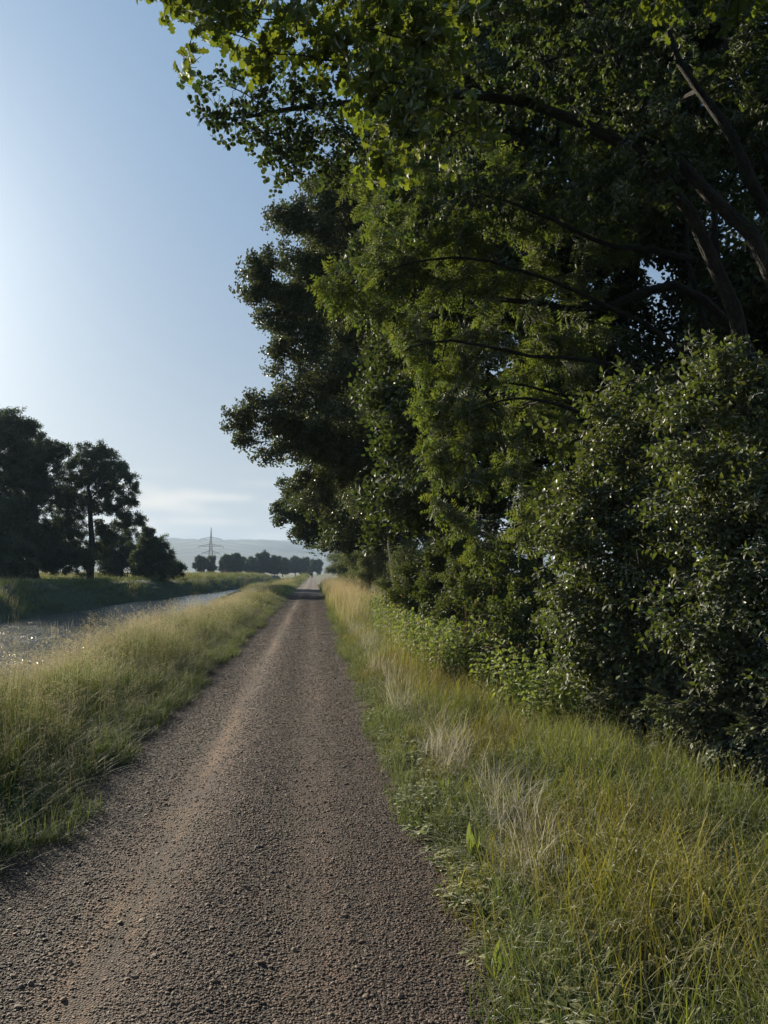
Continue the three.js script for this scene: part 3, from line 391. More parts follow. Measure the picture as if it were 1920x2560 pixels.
  bramble3: [[2.14,1.48,-15.93,0.5],[2.45,1.58,-14.89,0.5],[1.87,1.27,-16.98,0.45],[2.71,1.49,-13.86,0.5],[2.29,1.14,-14.43,0.4],[1.98,1.07,-15.47,0.36],[2.99,1.5,-13.23,0.5],[2.63,1.84,-14.35,0.5],[3.21,1.73,-12.79,0.5]],
  left1: [[-47.42,20.91,-104.39,3.19],[-43.44,19.16,-102.98,2.86],[-41.5,20.42,-103.76,2.66],[-36.88,18.83,-100.23,2.65],[-48.3,15.8,-101.99,3.38],[-42.36,14.65,-101.17,2.67],[-41.87,16.28,-103.68,2.96],[-37.61,16.41,-102.74,3.14],[-47.43,11.64,-104.28,2.7],[-43.25,13.0,-103.2,2.9],[-39.07,13.02,-100.89,2.8],[-37.68,11.49,-102.88,2.86],[-47.85,7.5,-103.7,2.79],[-44.41,8.57,-106.22,2.68],[-41.15,8.08,-105.05,3.33],[-36.91,9.12,-100.22,2.75],[-47.54,4.97,-106.43,2.9],[-42.33,5.18,-101.88,3.22],[-39.33,6.14,-103.56,3.1],[-36.49,5.36,-100.61,2.76],[-38.42,20.44,-100.76,2.4],[-36.66,19.27,-100.69,1.8],[-39.06,2.89,-101.2,3],[-42.52,2.89,-101.51,3]],
  left2: [[-38.69,16.96,-106.71,2.34],[-36.35,17.62,-106.55,2.33],[-38.76,15.01,-107.45,2.58],[-35.81,15.04,-105.56,2.59],[-37.04,12.03,-104.98,2.69],[-34.86,11.64,-105.39,2.87],[-38.06,8.06,-106.16,2.49],[-33.83,7.05,-105.88,2.34],[-36.56,5.92,-104.78,2.83],[-34.91,4.54,-106.35,2.82],[-35.4,17.74,-104.72,1.8],[-33.27,17.56,-104.54,1.5]],
  leftoak: [[-28.93,18.03,-107.13,1.5],[-30.49,17.4,-107.32,2],[-27.36,16.46,-107.11,2],[-25.54,14.77,-106.07,1.8],[-24.29,13.53,-106.05,1.2],[-32.03,15.34,-108.63,2.4],[-29.53,14.59,-107.46,2.4],[-27.34,13.33,-107.35,2.2],[-24.89,11.67,-106.25,1.6],[-32.64,11.86,-108.96,2.4],[-29.43,11.32,-109.72,2.2],[-26.37,10.2,-107.51,2.0],[-23.64,9.0,-106.35,1.1],[-33.25,8.7,-109.27,2.4],[-24.87,8.26,-106.52,1.3],[-28.19,7.75,-108.88,1.7],[-32.59,5.86,-109.43,2.2],[-27.28,6.13,-107.92,1.2],[-34.17,4.91,-109.65,2],[-29.39,4.94,-110.22,1.3],[-28.49,6.49,-109.01,1.3],[-23.21,8.22,-105.87,0.8]],
  left3: [[-32.1,5.21,-131.6,2.4],[-34.0,3.3,-131.92,2.2],[-30.59,7.12,-131.31,2.0],[-30.7,3.29,-130.62,2.4],[-32.58,1.77,-130.91,1.8],[-28.82,4.43,-130.35,2.0],[-34.77,5.21,-131.85,1.6]],
  left4: [[-25.11,7.13,-122.75,1.8],[-26.17,5.34,-122.99,2.2],[-24.02,5.7,-122.76,1.9],[-25.23,3.54,-122.03,2.5],[-23.45,3.89,-121.84,2.0],[-24.5,1.98,-122.09,2.4],[-26.64,2.47,-122.25,2],[-25.33,7.99,-122.7,1.1],[-22.74,2.47,-121.89,1.4]],
  left5: [[-22.58,2.73,-126.89,1.6],[-21.47,1.99,-126.85,1.4],[-22.95,1.55,-127.02,1.4],[-23.33,3.47,-126.9,1.3]],
  left6: [[-44.18,3.51,-97.63,1.69],[-42.12,2.39,-97.76,1.74],[-40.71,3.0,-97.75,1.5],[-38.54,2.36,-97.49,1.64],[-36.33,2.3,-97.56,1.39],[-34.53,2.3,-98.26,1.34],[-44.71,1.28,-100.55,1.73],[-42.77,1.63,-99.98,1.46],[-41.54,0.57,-100.08,1.43],[-39.51,1.26,-98.9,1.57],[-37.99,1.5,-99.37,1.93],[-36.22,1.01,-99.34,1.33]],
  left7: [[-36.76,4.68,-105.27,1.83],[-35.1,4.4,-104.42,1.85],[-33.72,3.93,-104.44,1.76],[-32.64,3.99,-104.51,1.64],[-29.92,3.77,-104.15,1.61],[-36.55,2.97,-103.49,1.76],[-35.93,2.54,-105.01,1.52],[-33.81,3.04,-105.67,1.97],[-31.99,3.06,-104.58,1.73],[-30.13,2.97,-105.84,2.1]],
  far1: [[-47.37,2.25,-336.71,1.16],[-47.03,4.13,-336.53,2.24],[-49.63,4.58,-336.74,1.33],[-45.51,4.76,-334.33,1.11],[-47.36,6.02,-336.41,2.35],[-48.91,4.79,-336.65,1.07],[-45.99,4.57,-334.39,1.1],[-48.07,7.1,-336.39,1.56],[-48.66,7.54,-336.41,0.86],[-45.52,6.53,-334.19,1.18],[-48.21,8.26,-336.31,0.61]],
  far2: [[-43.99,2.41,-341.43,1.16],[-43.54,3.91,-341.27,1.9],[-45.82,4.57,-341.42,1.36],[-42.28,3.97,-339.13,1.27],[-44.36,4.79,-341.27,2.03],[-45.27,4.65,-341.37,1.17],[-42.76,4.67,-339.12,0.96],[-43.63,7.08,-341.02,1.64],[-45.94,6.41,-341.29,1.02],[-42.64,7.55,-338.88,0.76],[-44.54,8.05,-341.03,0.64]],
  far3: [[-38.68,2.19,-356.06,1.36],[-40.07,2.16,-356.19,0.74],[-37.42,2.78,-353.89,0.77],[-38.96,4.62,-355.9,2.42],[-40.57,4.68,-356.04,1.5],[-36.8,4.81,-353.67,1.7],[-39.16,6.3,-355.78,2.19],[-40.64,4.87,-356.03,1.71],[-36.91,6.11,-353.58,1.2],[-38.49,7.36,-355.64,1.9],[-40.67,7.35,-355.84,1.44],[-36.48,7.72,-353.41,1.42],[-39.52,8.98,-355.61,0.81]],
  far4: [[-34.57,3.32,-355.6,1.68],[-35.19,2.45,-355.72,1.11],[-32.67,3.17,-353.42,0.98],[-34.11,4.29,-355.48,2.59],[-35.43,4.65,-355.57,1.3],[-32.8,3.43,-353.41,1.6],[-33.78,6.78,-355.25,2.79],[-36.21,6.03,-355.53,1.68],[-32.28,6.5,-353.12,1.26],[-34.61,8.44,-355.2,1.89],[-36.22,7.25,-355.44,1.39],[-31.95,8.11,-352.96,1.23],[-34.27,9.2,-355.11,0.84]],
  far5: [[-29.62,2.38,-375.36,1.76],[-30.57,1.51,-375.52,0.73],[-27.67,2.92,-373.13,1.03],[-28.48,3.63,-375.16,2.22],[-31.48,4.11,-375.4,1.26],[-26.81,3.43,-373.01,1.54],[-28.96,4.71,-375.12,2.48],[-31.43,4.69,-375.35,1.75],[-27.45,4.61,-372.97,1.56],[-29.59,7.11,-374.99,2.06],[-30.41,5.6,-375.18,1.01],[-28.02,7.35,-372.81,1.42],[-29.53,8.59,-374.86,0.71]],
  far6: [[-25.35,2.74,-385.02,2.05],[-26.91,2.24,-385.2,0.97],[-21.87,3.07,-382.65,1.35],[-23.68,4.52,-384.72,2.6],[-27.22,3.89,-385.1,2.17],[-22.71,5.47,-382.54,1.51],[-25.4,6.64,-384.71,3.52],[-26.83,6.15,-384.88,2.05],[-22.42,7.76,-382.34,1.6],[-23.85,9.57,-384.34,2.4],[-26.5,10.02,-384.55,1.38],[-22.43,8.41,-382.29,1.45],[-24.8,10.59,-384.35,1.07]],
  far7: [[-18.65,2.51,-384.42,1.59],[-21.34,2.59,-384.66,1.27],[-17.42,1.98,-382.33,1.15],[-19.97,3.73,-384.44,2.49],[-22.02,4.75,-384.55,1.35],[-17.67,3.39,-382.24,2.09],[-20.42,5.79,-384.32,3.04],[-21.99,6.27,-384.43,1.84],[-17.44,4.78,-382.11,1.65],[-18.49,7.62,-384.0,2.2],[-21.84,7.11,-384.35,1.22],[-16.99,8.02,-381.82,1.65],[-19.01,8.49,-383.98,1.05]],
  far8: [[-15.45,2.7,-404.25,1.8],[-17.89,3.31,-404.43,1.32],[-13.76,3.01,-402.06,1.01],[-14.33,3.92,-404.06,2.74],[-17.89,4.32,-404.35,1.7],[-12.93,3.07,-401.98,1.91],[-14.87,5.51,-403.98,2.87],[-16.7,4.24,-404.25,1.97],[-12.61,5.82,-401.73,1.79],[-14.62,6.55,-403.87,2.13],[-17.21,5.51,-404.2,1.29],[-13.51,6.87,-401.73,1.59],[-14.48,8.53,-403.71,0.9]],
  far9: [[-9.64,2.99,-433.92,1.91],[-10.69,2.91,-434.02,0.99],[-6.16,1.88,-431.67,0.95],[-8.16,4.95,-433.63,2.79],[-12.05,3.32,-434.11,1.93],[-7.07,4.84,-431.52,1.86],[-9.96,6.4,-433.68,2.98],[-10.5,5.95,-433.76,2.1],[-6.65,5.67,-431.42,1.98],[-9.23,8.11,-433.47,2.53],[-11.12,6.69,-433.76,1.74],[-7.09,7.09,-431.34,1.64],[-9.33,9.59,-433.37,1.1]],
  far10: [[-2.74,2.38,-443.4,2.06],[-6.33,2.08,-443.76,1.24],[-1.44,3.03,-441.22,1.24],[-4.43,4.69,-443.38,3.23],[-6.11,3.96,-443.59,1.6],[-1.51,4.4,-441.12,1.89],[-3.77,6.03,-443.21,3.59],[-5.22,5.64,-443.38,2.14],[-1.58,6.05,-440.99,2.31],[-4.58,7.99,-443.13,2.24],[-6.24,6.64,-443.39,1.53],[-2.07,7.57,-440.92,1.54],[-3.14,9.78,-442.86,1.09]],
  far11: [[2.51,2.53,-432.84,1.62],[-0.63,3.06,-433.08,1.09],[3.62,1.64,-430.79,0.84],[2.79,4.17,-432.68,2.2],[0.34,3.95,-432.92,1.22],[3.65,3.88,-430.61,1.68],[1.61,5.68,-432.67,2.49],[-0.34,3.94,-432.99,1.67],[3.35,4.28,-430.61,1.57],[1.34,7.27,-432.57,2.35],[-0.45,6.1,-432.83,1.29],[3.83,7.12,-430.34,1.57],[1.6,7.86,-432.5,0.99]],
  far12: [[-38.19,2.29,-335.87,0.72],[-38.42,3.6,-335.78,1.3],[-38.59,3.66,-335.79,1.16],[-38.58,5.27,-335.67,0.97],[-38.75,6.48,-335.59,0.45]],
  far13: [[-28.71,2.51,-345.05,0.91],[-28.5,3.11,-344.98,1.54],[-29.71,3.1,-345.1,1.06],[-26.94,3.7,-342.78,1.02],[-28.05,3.5,-344.91,1.4],[-29.86,3.37,-345.09,0.75],[-27.64,2.72,-342.92,1.02],[-28.76,5.16,-344.85,1.11],[-28.78,5.16,-344.85,0.5]],
  hedge1: [[0.28,3.17,-88.85,0.54],[1.41,2.33,-88.8,0.67],[1.34,2.84,-88.83,0.55],[1.1,2.1,-88.79,0.61],[1.41,2.17,-88.18,0.56],[0.11,1.99,-88.07,0.62],[0.12,1.99,-88.6,0.63],[1.61,0.6,-88.99,0.62],[0.86,2.49,-88.91,0.59],[0.64,3.32,-87.94,0.66],[1.08,0.67,-88.75,0.67],[1.62,1.53,-89.08,0.63]],
  hedge2: [[1.43,3.22,-67.67,0.68],[1.73,1.6,-68.78,0.59],[1.44,2.15,-68.65,0.55],[1.36,1.84,-68.42,0.71],[1.17,3.03,-68.16,0.63],[1.08,2.09,-68.93,0.66],[2.04,1.57,-68.09,0.57],[1.62,2.47,-68.62,0.51],[1.77,3.2,-68.26,0.51],[1.03,0.63,-68.1,0.73],[1.65,2.54,-68.62,0.73],[1.66,2.41,-68.43,0.67]],
  hedge3: [[2.27,2.45,-53.77,0.67],[2.05,2.67,-53.64,0.55],[1.46,2.72,-54.67,0.66],[1.96,2.85,-54.46,0.64],[1.66,1.4,-54.16,0.58],[2.04,2.35,-54.67,0.51],[2.28,0.68,-53.8,0.7],[2.22,3.11,-54.01,0.5],[1.97,2.21,-54.69,0.75],[2.07,1.71,-53.71,0.66],[1.52,0.99,-53.72,0.5],[2.56,0.9,-54.78,0.52]],
  hedge4: [[3.47,0.84,-43.48,0.68],[2.41,2.32,-43.67,0.51],[3.2,2.28,-44.4,0.68],[2.18,2.07,-44.34,0.62],[3.63,1.13,-44.59,0.68],[1.8,0.54,-44.42,0.7],[2.06,1.28,-44.44,0.54],[3.33,1.71,-43.47,0.59],[2.93,1.59,-44.27,0.54],[3.32,1.41,-44.21,0.66],[2.67,1.46,-44.43,0.74],[3.21,1.91,-43.75,0.52]],
  hedge5: [[4.13,1.92,-36.25,0.58],[3.58,2.51,-36.26,0.65],[3.14,1.34,-36.46,0.59],[3.75,1.71,-36.39,0.7],[2.96,0.45,-35.8,0.61],[3.58,2.17,-36.36,0.51],[3.9,2.16,-36.3,0.64],[3.16,2.24,-36.29,0.67],[4.09,1.17,-35.42,0.64],[4.02,0.85,-36.25,0.73],[3.04,1.72,-36.19,0.62],[2.91,0.97,-36.35,0.7]],
  hedge6: [[3.71,0.52,-29.33,0.69],[3.38,1.42,-29.4,0.72],[3.79,1.23,-29.0,0.55],[3.17,0.69,-29.24,0.59],[3.86,1.1,-28.92,0.54],[3.19,2.17,-28.72,0.53],[3.87,1.79,-28.43,0.65],[3.42,1.32,-28.34,0.51],[4.37,1.94,-28.77,0.64],[3.4,1.78,-28.8,0.74],[4.17,1.85,-29.37,0.56],[2.82,0.75,-28.63,0.52]],
};

// ---- the wood on the right, nearest first
tree({ name: 'oak_tree', seed: 11, label: 'oak with large lobed sunlit leaves hanging over the path at the top', base: [6.8, -5.4], kind: 'oak', size: 0.95, n: 135, branch: 5, droop: 0.5, face: 0.9, loose: 0.26, clump: 9, lobes: LOBES.oak.concat(LOBES.oaktop),
  stems: [[[[6.8, -0.6, -5.4], [6.6, 4.5, -5.5], [5.6, 7.4, -5.8], [3.6, 8.3, -6.1], [1.2, 7.9, -6.3], [-0.4, 7.2, -6.4]], 0.2, 0.015]] });
tree({ name: 'alder_tree', seed: 12, label: 'alder whose small round leaves reach farthest left against the sky below the oak leaves', base: [6.2, -9.9], kind: 'alder', size: 0.72, n: 165, branch: 7, clump: 9, loose: 0.3, flat: 0.6, droop: 0.1, lobes: LOBES.alder,
  stems: [[[[6.2, -0.6, -9.9], [5.8, 4.2, -9.7], [4.5, 6.9, -9.4], [2.6, 7.5, -9.1], [0.9, 7.2, -8.8], [-0.6, 6.8, -8.5], [-1.1, 6.65, -8.4]], 0.12, 0.004]] });
tree({ name: 'lime_tree', seed: 13, label: 'tree with several thick dark stems leaning left in the upper right corner', base: [7.7, -9.2], kind: 'lime', size: 0.85, n: 130, branch: 6, loose: 0.22, clump: 12, lobes: LOBES.lime, multi: true,
  stems: [[[[7.5, -0.6, -8.8], [6.42, 3.53, -8.93], [5.72, 5.76, -9.22], [4.76, 7.23, -9.59], [4.2, 8.3, -9.77], [3.6, 10, -10]], 0.14, 0.03], [[[7.8, -0.6, -9.3], [6.95, 4.81, -9.58], [6.06, 6.71, -9.72], [5.65, 7.83, -9.87], [5.1, 8.9, -10.04], [4.8, 11, -10.2]], 0.12, 0.03], [[[8.3, -0.6, -10.6], [7.72, 6.45, -11], [6.82, 8.71, -11.1], [6.4, 11, -11.3]], 0.1, 0.03]] });
tree({ name: 'ash_tree', seed: 14, label: 'ash with feathery light green sprays reaching out in the middle of the tree wall', base: [7.6, -12.7], kind: 'ash', size: 0.95, n: 110, branch: 5, droop: 0.3, loose: 0.18, clump: 13, lobes: LOBES.ash, multi: true, limbR: 0.6,
  stems: [[[[8.1, -0.6, -12.7], [8.0, 2.7, -12.68], [7.47, 5.31, -12.72], [7.13, 6.61, -12.65], [7.06, 9, -12.7]], 0.13, 0.05], [[[7.2, -0.6, -12.6], [6.95, 3.07, -12.54], [6.69, 5.36, -12.38], [6.2, 8.2, -12.3]], 0.1, 0.03], [[[7.9, -0.6, -12.2], [7.5, 4.5, -12.0], [6.1, 6.3, -11.96], [4.51, 5.9, -11.95], [2.76, 6.05, -11.99], [1.46, 6.5, -11.86]], 0.12, 0.015], [[[7.4, -0.6, -12.4], [6.2, 2.6, -12.2], [4.6, 4.2, -12], [3, 4.6, -11.8]], 0.08, 0.012], [[[6.92, 4.14, -11.86], [5.3, 5.3, -11.31], [3.46, 6.01, -11.02], [1.9, 6.21, -10.95], [0.94, 5.96, -10.95]], 0.05, 0.006], [[[6.52, 3.65, -11.73], [4.93, 4.68, -11.19], [3.2, 4.78, -10.94], [1.89, 4.95, -10.94], [1.28, 4.79, -10.91]], 0.05, 0.006], [[[6.06, 6.61, -11.54], [4.35, 6.65, -11.09], [2.73, 7.14, -10.9], [1.69, 7.09, -10.9]], 0.05, 0.006], [[[5.84, 3.47, -11.61], [4.2, 3.95, -11.21], [3.0, 4.17, -11.01], [2.15, 3.85, -10.91]], 0.05, 0.006]] });
tree({ name: 'poplar_tree', seed: 15, label: 'tall poplar with grey-green leaves leaning over the far path', base: [3.4, -29.5], kind: 'poplar', size: 1.15, n: 130, branch: 4, droop: -0.1, lobes: LOBES.poplar, wob: 0.25,
  stems: [[[[3.4, -0.6, -29.5], [2.9, 5, -29.2], [2.2, 10, -28.8], [1.5, 14, -28.4], [1.1, 17, -28.2]], 0.32, 0.05]] });
tree({ name: 'maple_tree', seed: 16, label: 'dark leafy tree below and behind the poplar', base: [4.4, -45.5], kind: 'dark', size: 1.3, n: 75, branch: 4, lobes: LOBES.maple, tone: 1.0,
  stems: [[[[4.4, -0.6, -45.5], [3.6, 4, -45.2], [3, 9, -45]], 0.3, 0.06]] });
[['back1', 6.6, -18, 13.5, 'shaded tree behind the ash sprays'], ['back2', 10.4, -15.8, 16.5, 'shaded tree behind the leaning stems at the right edge'], ['back3', 6.2, -21, 21, 'tallest shaded tree above and behind the ash'], ['back4', 5.8, -36, 18, 'shaded tree between the poplar and the ash']].forEach(([k, x, z, h, label], i) =>
  tree({ name: 'woodland_tree', group: 'shaded trees of the wood on the right', seed: 20 + i, label, base: [x, z], kind: 'dark', size: i === 3 ? 1.5 : 1.3, n: i === 3 ? 60 : 85, branch: 4, lobes: LOBES[k], stems: [[[[x, -0.8, z], [x - 0.3, h * 0.4, z], [x - 0.6, h * 0.75, z + 0.2], [x - 0.7, h, z + 0.2]], 0.24, 0.05]] }));
// ---- bushes
tree({ name: 'dogwood_bush', category: 'bush', seed: 31, label: 'tall glossy-leaved bush standing left of the thin dark stem', base: [3.5, -8.0], kind: 'dogwood', size: 0.85, n: 320, clump: 8, loose: 0.4, grow: 1.05, branch: 5, lobes: LOBES.dogwood1, multi: true, limbR: 0.5, droop: 0.1,
  stems: [[[[3.5, -0.6, -8], [3.3, 1.2, -8], [3.2, 2.6, -8.1]], 0.035, 0.01], [[[3.6, -0.6, -7.9], [3.8, 1.2, -7.9], [4, 2.8, -8.1]], 0.035, 0.01], [[[3.4, -0.6, -7.9], [2.9, 0.9, -7.8], [2.7, 1.8, -7.9]], 0.03, 0.01]] });
tree({ name: 'dogwood_bush', category: 'bush', seed: 32, label: 'glossy-leaved bush cut by the right edge of the view', base: [3.9, -5.9], kind: 'dogwood', size: 0.75, n: 400, clump: 8, loose: 0.4, grow: 1.1, branch: 5, lobes: LOBES.dogwood2, multi: true, limbR: 0.5,
  stems: [[[[3.9, -0.6, -5.9], [3.7, 1.2, -5.8], [3.7, 2.5, -5.9]], 0.035, 0.012], [[[4.1, -0.6, -5.6], [4.1, 1.3, -5.5], [4.1, 2.6, -5.5]], 0.035, 0.012], [[[3.3, -0.6, -6.3], [3.2, 0.4, -6.2], [3.05, 1.1, -6.3], [2.85, 1.8, -6.6]], 0.022, 0.01]] });
tree({ name: 'dogwood_bush', category: 'bush', seed: 35, label: 'darkest glossy-leaved bush in the lower corner under the oak, mostly outside the view', base: [5.2, -3.4], kind: 'dogwood', size: 1.3, n: 110, clump: 5, loose: 0.5, branch: 4, lobes: LOBES.corner, multi: true, stems: [[[[5.2, -0.6, -3.4], [5.1, 1.4, -3.3], [5.3, 2.8, -3.2]], 0.05, 0.012]] });
tree({ name: 'maple_bush', category: 'bush', seed: 33, label: 'low pale-leaved maple bush growing from the grass at the wood edge', base: [3.2, -6.2], kind: 'maple', size: 0.7, n: 520, loose: 0.4, droop: 0.4, branch: 5, lobes: LOBES.maplebush, multi: true, limbR: 0.4,
  stems: [[[[3.4, -0.6, -6.5], [3.4, 0.2, -6.5], [3.3, 0.6, -6.6]], 0.02, 0.008]] });
[['bramble1', 3.1, -9.6, 'nearest bramble thicket in front of the dark hollow'], ['bramble2', 3.1, -11.2, 'middle bramble thicket under the ash sprays'], ['bramble3', 3.0, -14.8, 'farthest bramble thicket beside the bright weeds']].forEach(([k, x, z, label], i) =>
  tree({ name: 'bramble_bush', category: 'bush', group: 'bramble thickets beside the path', seed: 40 + i, label, base: [x, z], kind: 'bramble', size: 0.8, n: 750, branch: 5, lobes: LOBES[k].concat(LOBES[k].map(([a, b, c, d]) => [a + 0.4, Math.max(0.1, b - 0.5), c - 0.1, d])), multi: true, limbR: 0.35, stems: [[[[x, -0.6, z], [x - 0.1, 0.3, z], [x - 0.1, 0.8, z]], 0.02, 0.008]] }));
['seventh', 'fifth', 'fourth', 'third', 'second', 'nearest'].forEach((w, i) => { const L = LOBES['hedge' + (i + 1)], x = L.reduce((a, l) => a + l[0], 0) / L.length + [2.0, 1.6, 1.2, 0.9, 0.5, 0.3][i], z = L.reduce((a, l) => a + l[2], 0) / L.length;
  tree({ name: 'willow_bush', category: 'bush', group: 'pale bushes lining the far path', seed: 50 + i, label: ['most distant', 'second most distant', 'third most distant', 'third nearest', 'second nearest', 'nearest'][i] + ' of the pale green bushes lining the right side of the far path', base: [x, z], kind: 'hedge', size: 1.3, n: 260, branch: 3, dx: [2.0, 1.6, 1.2, 0.9, 0.5, 0.3][i], lobes: L, multi: true, limbR: 0.4, stems: [[[[x, -0.6, z], [x, 0.8, z], [x, 1.8, z]], 0.04, 0.015]] }); });
// ---- trees across the river
const leftTree = (key, name, x, z, h, r, label, o = {}) => tree({ name, seed: 60 + Math.round(-z) + key.length, label, base: [x, z], kind: 'far', size: 0.78, n: 38, branch: 3, clump: 8, loose: 0.22, grow: 1.12, lobes: LOBES[key], limbR: 1.2, wob: 0.5, stems: [[[[x, 0, z], [x + 0.3, h * 0.35, z], [x - 0.2, h * 0.7, z], [x, h, z]], r, 0.08]], group: 'trees on the far river bank', ...o });
leftTree('left1', 'riverside_tree', -42, -101, 21, 0.5, 'tallest dark tree across the river, at the left edge');
leftTree('left2', 'riverside_tree', -36.5, -106, 18, 0.4, 'dark tree between the tallest tree and the oak across the river');
leftTree('leftoak', 'riverside_tree', -29.8, -107, 17.5, 0.55, 'oak across the river with a bare trunk and sky showing through its crown', { n: 40, branch: 6, limbR: 1.6, loose: 0.22, clump: 7, grow: 1.08 });
leftTree('left6', 'riverside_bush', -44, -94, 2.5, 0.1, 'dark undergrowth bush below the tallest tree across the river', { n: 40, category: 'bush' });
leftTree('left7', 'riverside_bush', -34, -100, 2.5, 0.1, 'dark undergrowth bush below the oak and its left neighbour across the river', { n: 40, category: 'bush' });
leftTree('left3', 'riverside_tree', -31.5, -131, 8, 0.2, 'small tree behind the fence across the river', { n: 32, grow: 1.35 });
leftTree('left4', 'riverside_tree', -24.9, -122, 8.5, 0.2, 'bushy dark tree right of the fence across the river', { n: 38 });
leftTree('left5', 'riverside_bush', -22.7, -127, 3.5, 0.1, 'low round bush at the right end of the trees across the river', { n: 50, category: 'bush' });
['dark tree at the left end of the far row, below the pylon', 'second tree from the left end of the far row, in front of the pylon foot', 'third large tree of the far row right of the pylon', 'fourth large tree of the far row', 'lower tree left of the tallest of the far row', 'tallest tree of the far row', 'tree just right of the tallest in the far row', 'low broad tree ending the near part of the far row', 'hazy far tree left of the path end', 'hazy far tree above the path end', 'hazy far tree beside the pale bushes', 'small low tree between the pylon and the far row', 'small low tree in front of the far row'].forEach((label, i) => {
  const L = LOBES['far' + (i + 1)], x = L[0][0], z = L[0][2], h = Math.max(...L.map((l) => l[1] + l[3] * 0.4));
  tree({ name: 'distant_tree', group: 'far row of trees across the meadow', seed: 90 + i, label, base: [x, z], kind: 'far', size: 1.5, n: 22, branch: 2, lobes: L, grow: 1.25, loose: 0.3, tone: 1, stems: [[[[x, -0.5, z], [x, h * 0.5, z], [x, h, z]], 0.25, 0.06]], limbs: 3 });
});

// ------------------------------------------------------------------ grasses and herbs
const GREEN = [0.06, 0.092, 0.014], OLIVE = [0.13, 0.15, 0.03], STRAW = [0.38, 0.335, 0.2], PALE = [0.5, 0.45, 0.33];
const jit = (c, w = 0.25) => { const v = rr(1 - w, 1 + w); return [c[0] * v * rr(0.92, 1.08), c[1] * v, c[2] * v * rr(0.9, 1.1)]; };
function head(b, [x, y, z, ang], az, L, n, col, spread) { // loose seed head bending over
  for (let k = 0; k < n; k++) { const t = k / n, a = ang + t * 0.7, q = L * t, px = x + Math.cos(az) * Math.sin(a) * q, pz = z + Math.sin(az) * Math.sin(a) * q, py = y + Math.cos(a) * q, th = rr(0, 6.28), s = spread * (1 - 0.7 * t) * rr(0.3, 1); b.leaf(V(px + Math.cos(th) * s, py, pz + Math.sin(th) * s), V(Math.cos(th) * 0.6, rr(0.2, 1), Math.sin(th) * 0.6).normalize(), V(Math.sin(th), 0.2, Math.cos(th)).normalize(), rr(0.008, 0.015), [[0, 0], [0.4, 0.0024], [1, 0]], jit(col), 0, 0); }
}
function tuft(s, o) {
  reseed(s); const b = new GB();
  for (let k = 0; k < o.n; k++) { const a = rr(0, 6.28), r = o.R * Math.sqrt(rnd()); b.blade(Math.cos(a) * r, Math.sin(a) * r, rr(0, 6.28), rr(...o.L), o.w * rr(0.6, 1.3), rr(0, o.lean), rr(0.1, o.bend), jit(o.base), jit(o.tip), o.seg ?? 4); }
  for (let k = 0; k < (o.heads ?? 0); k++) { const a = rr(0, 6.28), r = o.R * Math.sqrt(rnd()), az = rr(0, 6.28), c = jit(o.stem ?? STRAW), e = b.blade(Math.cos(a) * r, Math.sin(a) * r, az, rr(...o.H), 0.0028, rr(0, 0.18), rr(0, 0.35), jit(o.base), c, 5); head(b, e, az, rr(0.08, 0.16), o.spk ?? 16, o.stem ?? STRAW, o.spread ?? 0.02); }
  return b.build();
}
function sward(name, label, geos, list, mat = M.grass) {
  const g = new THREE.Group(); g.name = name;
  const by = geos.map(() => []); list.forEach((e) => by[e[2]].push(e));
  by.forEach((l, k) => { if (l.length) { const o = copies('tufts', geos[k], mat, l); o.userData.kind = 'stuff'; g.add(o); } });
  return tag(g, label, null, null, 'stuff');
}
const place = (x, z, s, sy, tiltx = 0, tiltz = 0, sink = 0.02) => new THREE.Matrix4().compose(V(x, ground(x, z) - sink, z), new THREE.Quaternion().setFromEuler(new THREE.Euler(tiltx, rr(0, 6.28), tiltz)), V(s, s * sy, s));
const tallG = [1, 2, 3].map((k) => tuft(200 + k, { n: 26, R: 0.13, L: [0.3, 0.72], w: 0.0065, lean: 0.22, bend: 0.8, base: GREEN, tip: OLIVE, heads: 5, H: [0.55, 0.85] }));
const goldG = [1, 2].map((k) => tuft(210 + k, { n: 12, R: 0.14, L: [0.3, 0.6], w: 0.004, lean: 0.3, bend: 0.9, base: OLIVE, tip: STRAW, heads: 13, H: [0.55, 0.9], stem: [0.33, 0.27, 0.14], spk: 18 }));
const wispG = [1, 2, 3].map((k) => tuft(220 + k, { n: 34, R: 0.13, L: [0.14, 0.46], w: 0.005, lean: 0.5, bend: 1.9, base: [0.05, 0.08, 0.01], tip: [0.2, 0.215, 0.025], heads: 1, H: [0.25, 0.45], spk: 9, seg: 5, stem: [0.17, 0.16, 0.06] }));
const strawG = [1, 2].map((k) => tuft(230 + k, { n: 30, R: 0.16, L: [0.18, 0.48], w: 0.0026, lean: 1.1, bend: 1.3, base: [0.4, 0.36, 0.27], tip: [0.52, 0.48, 0.38], seg: 6 }));
const shortG = [1, 2].map((k) => tuft(240 + k, { n: 24, R: 0.1, L: [0.06, 0.2], w: 0.005, lean: 0.7, bend: 1.2, base: GREEN, tip: [0.17, 0.19, 0.045], seg: 3 }));
const farG = [1, 2].map((k) => tuft(250 + k, { n: 20, R: 0.3, L: [0.3, 0.65], w: 0.018, lean: 0.4, bend: 0.9, base: GREEN, tip: OLIVE, heads: 0, seg: 3 }));
const farGold = [tuft(260, { n: 26, R: 0.3, L: [0.45, 0.9], w: 0.011, lean: 0.25, bend: 0.7, base: OLIVE, tip: [0.36, 0.29, 0.15], seg: 3 })];
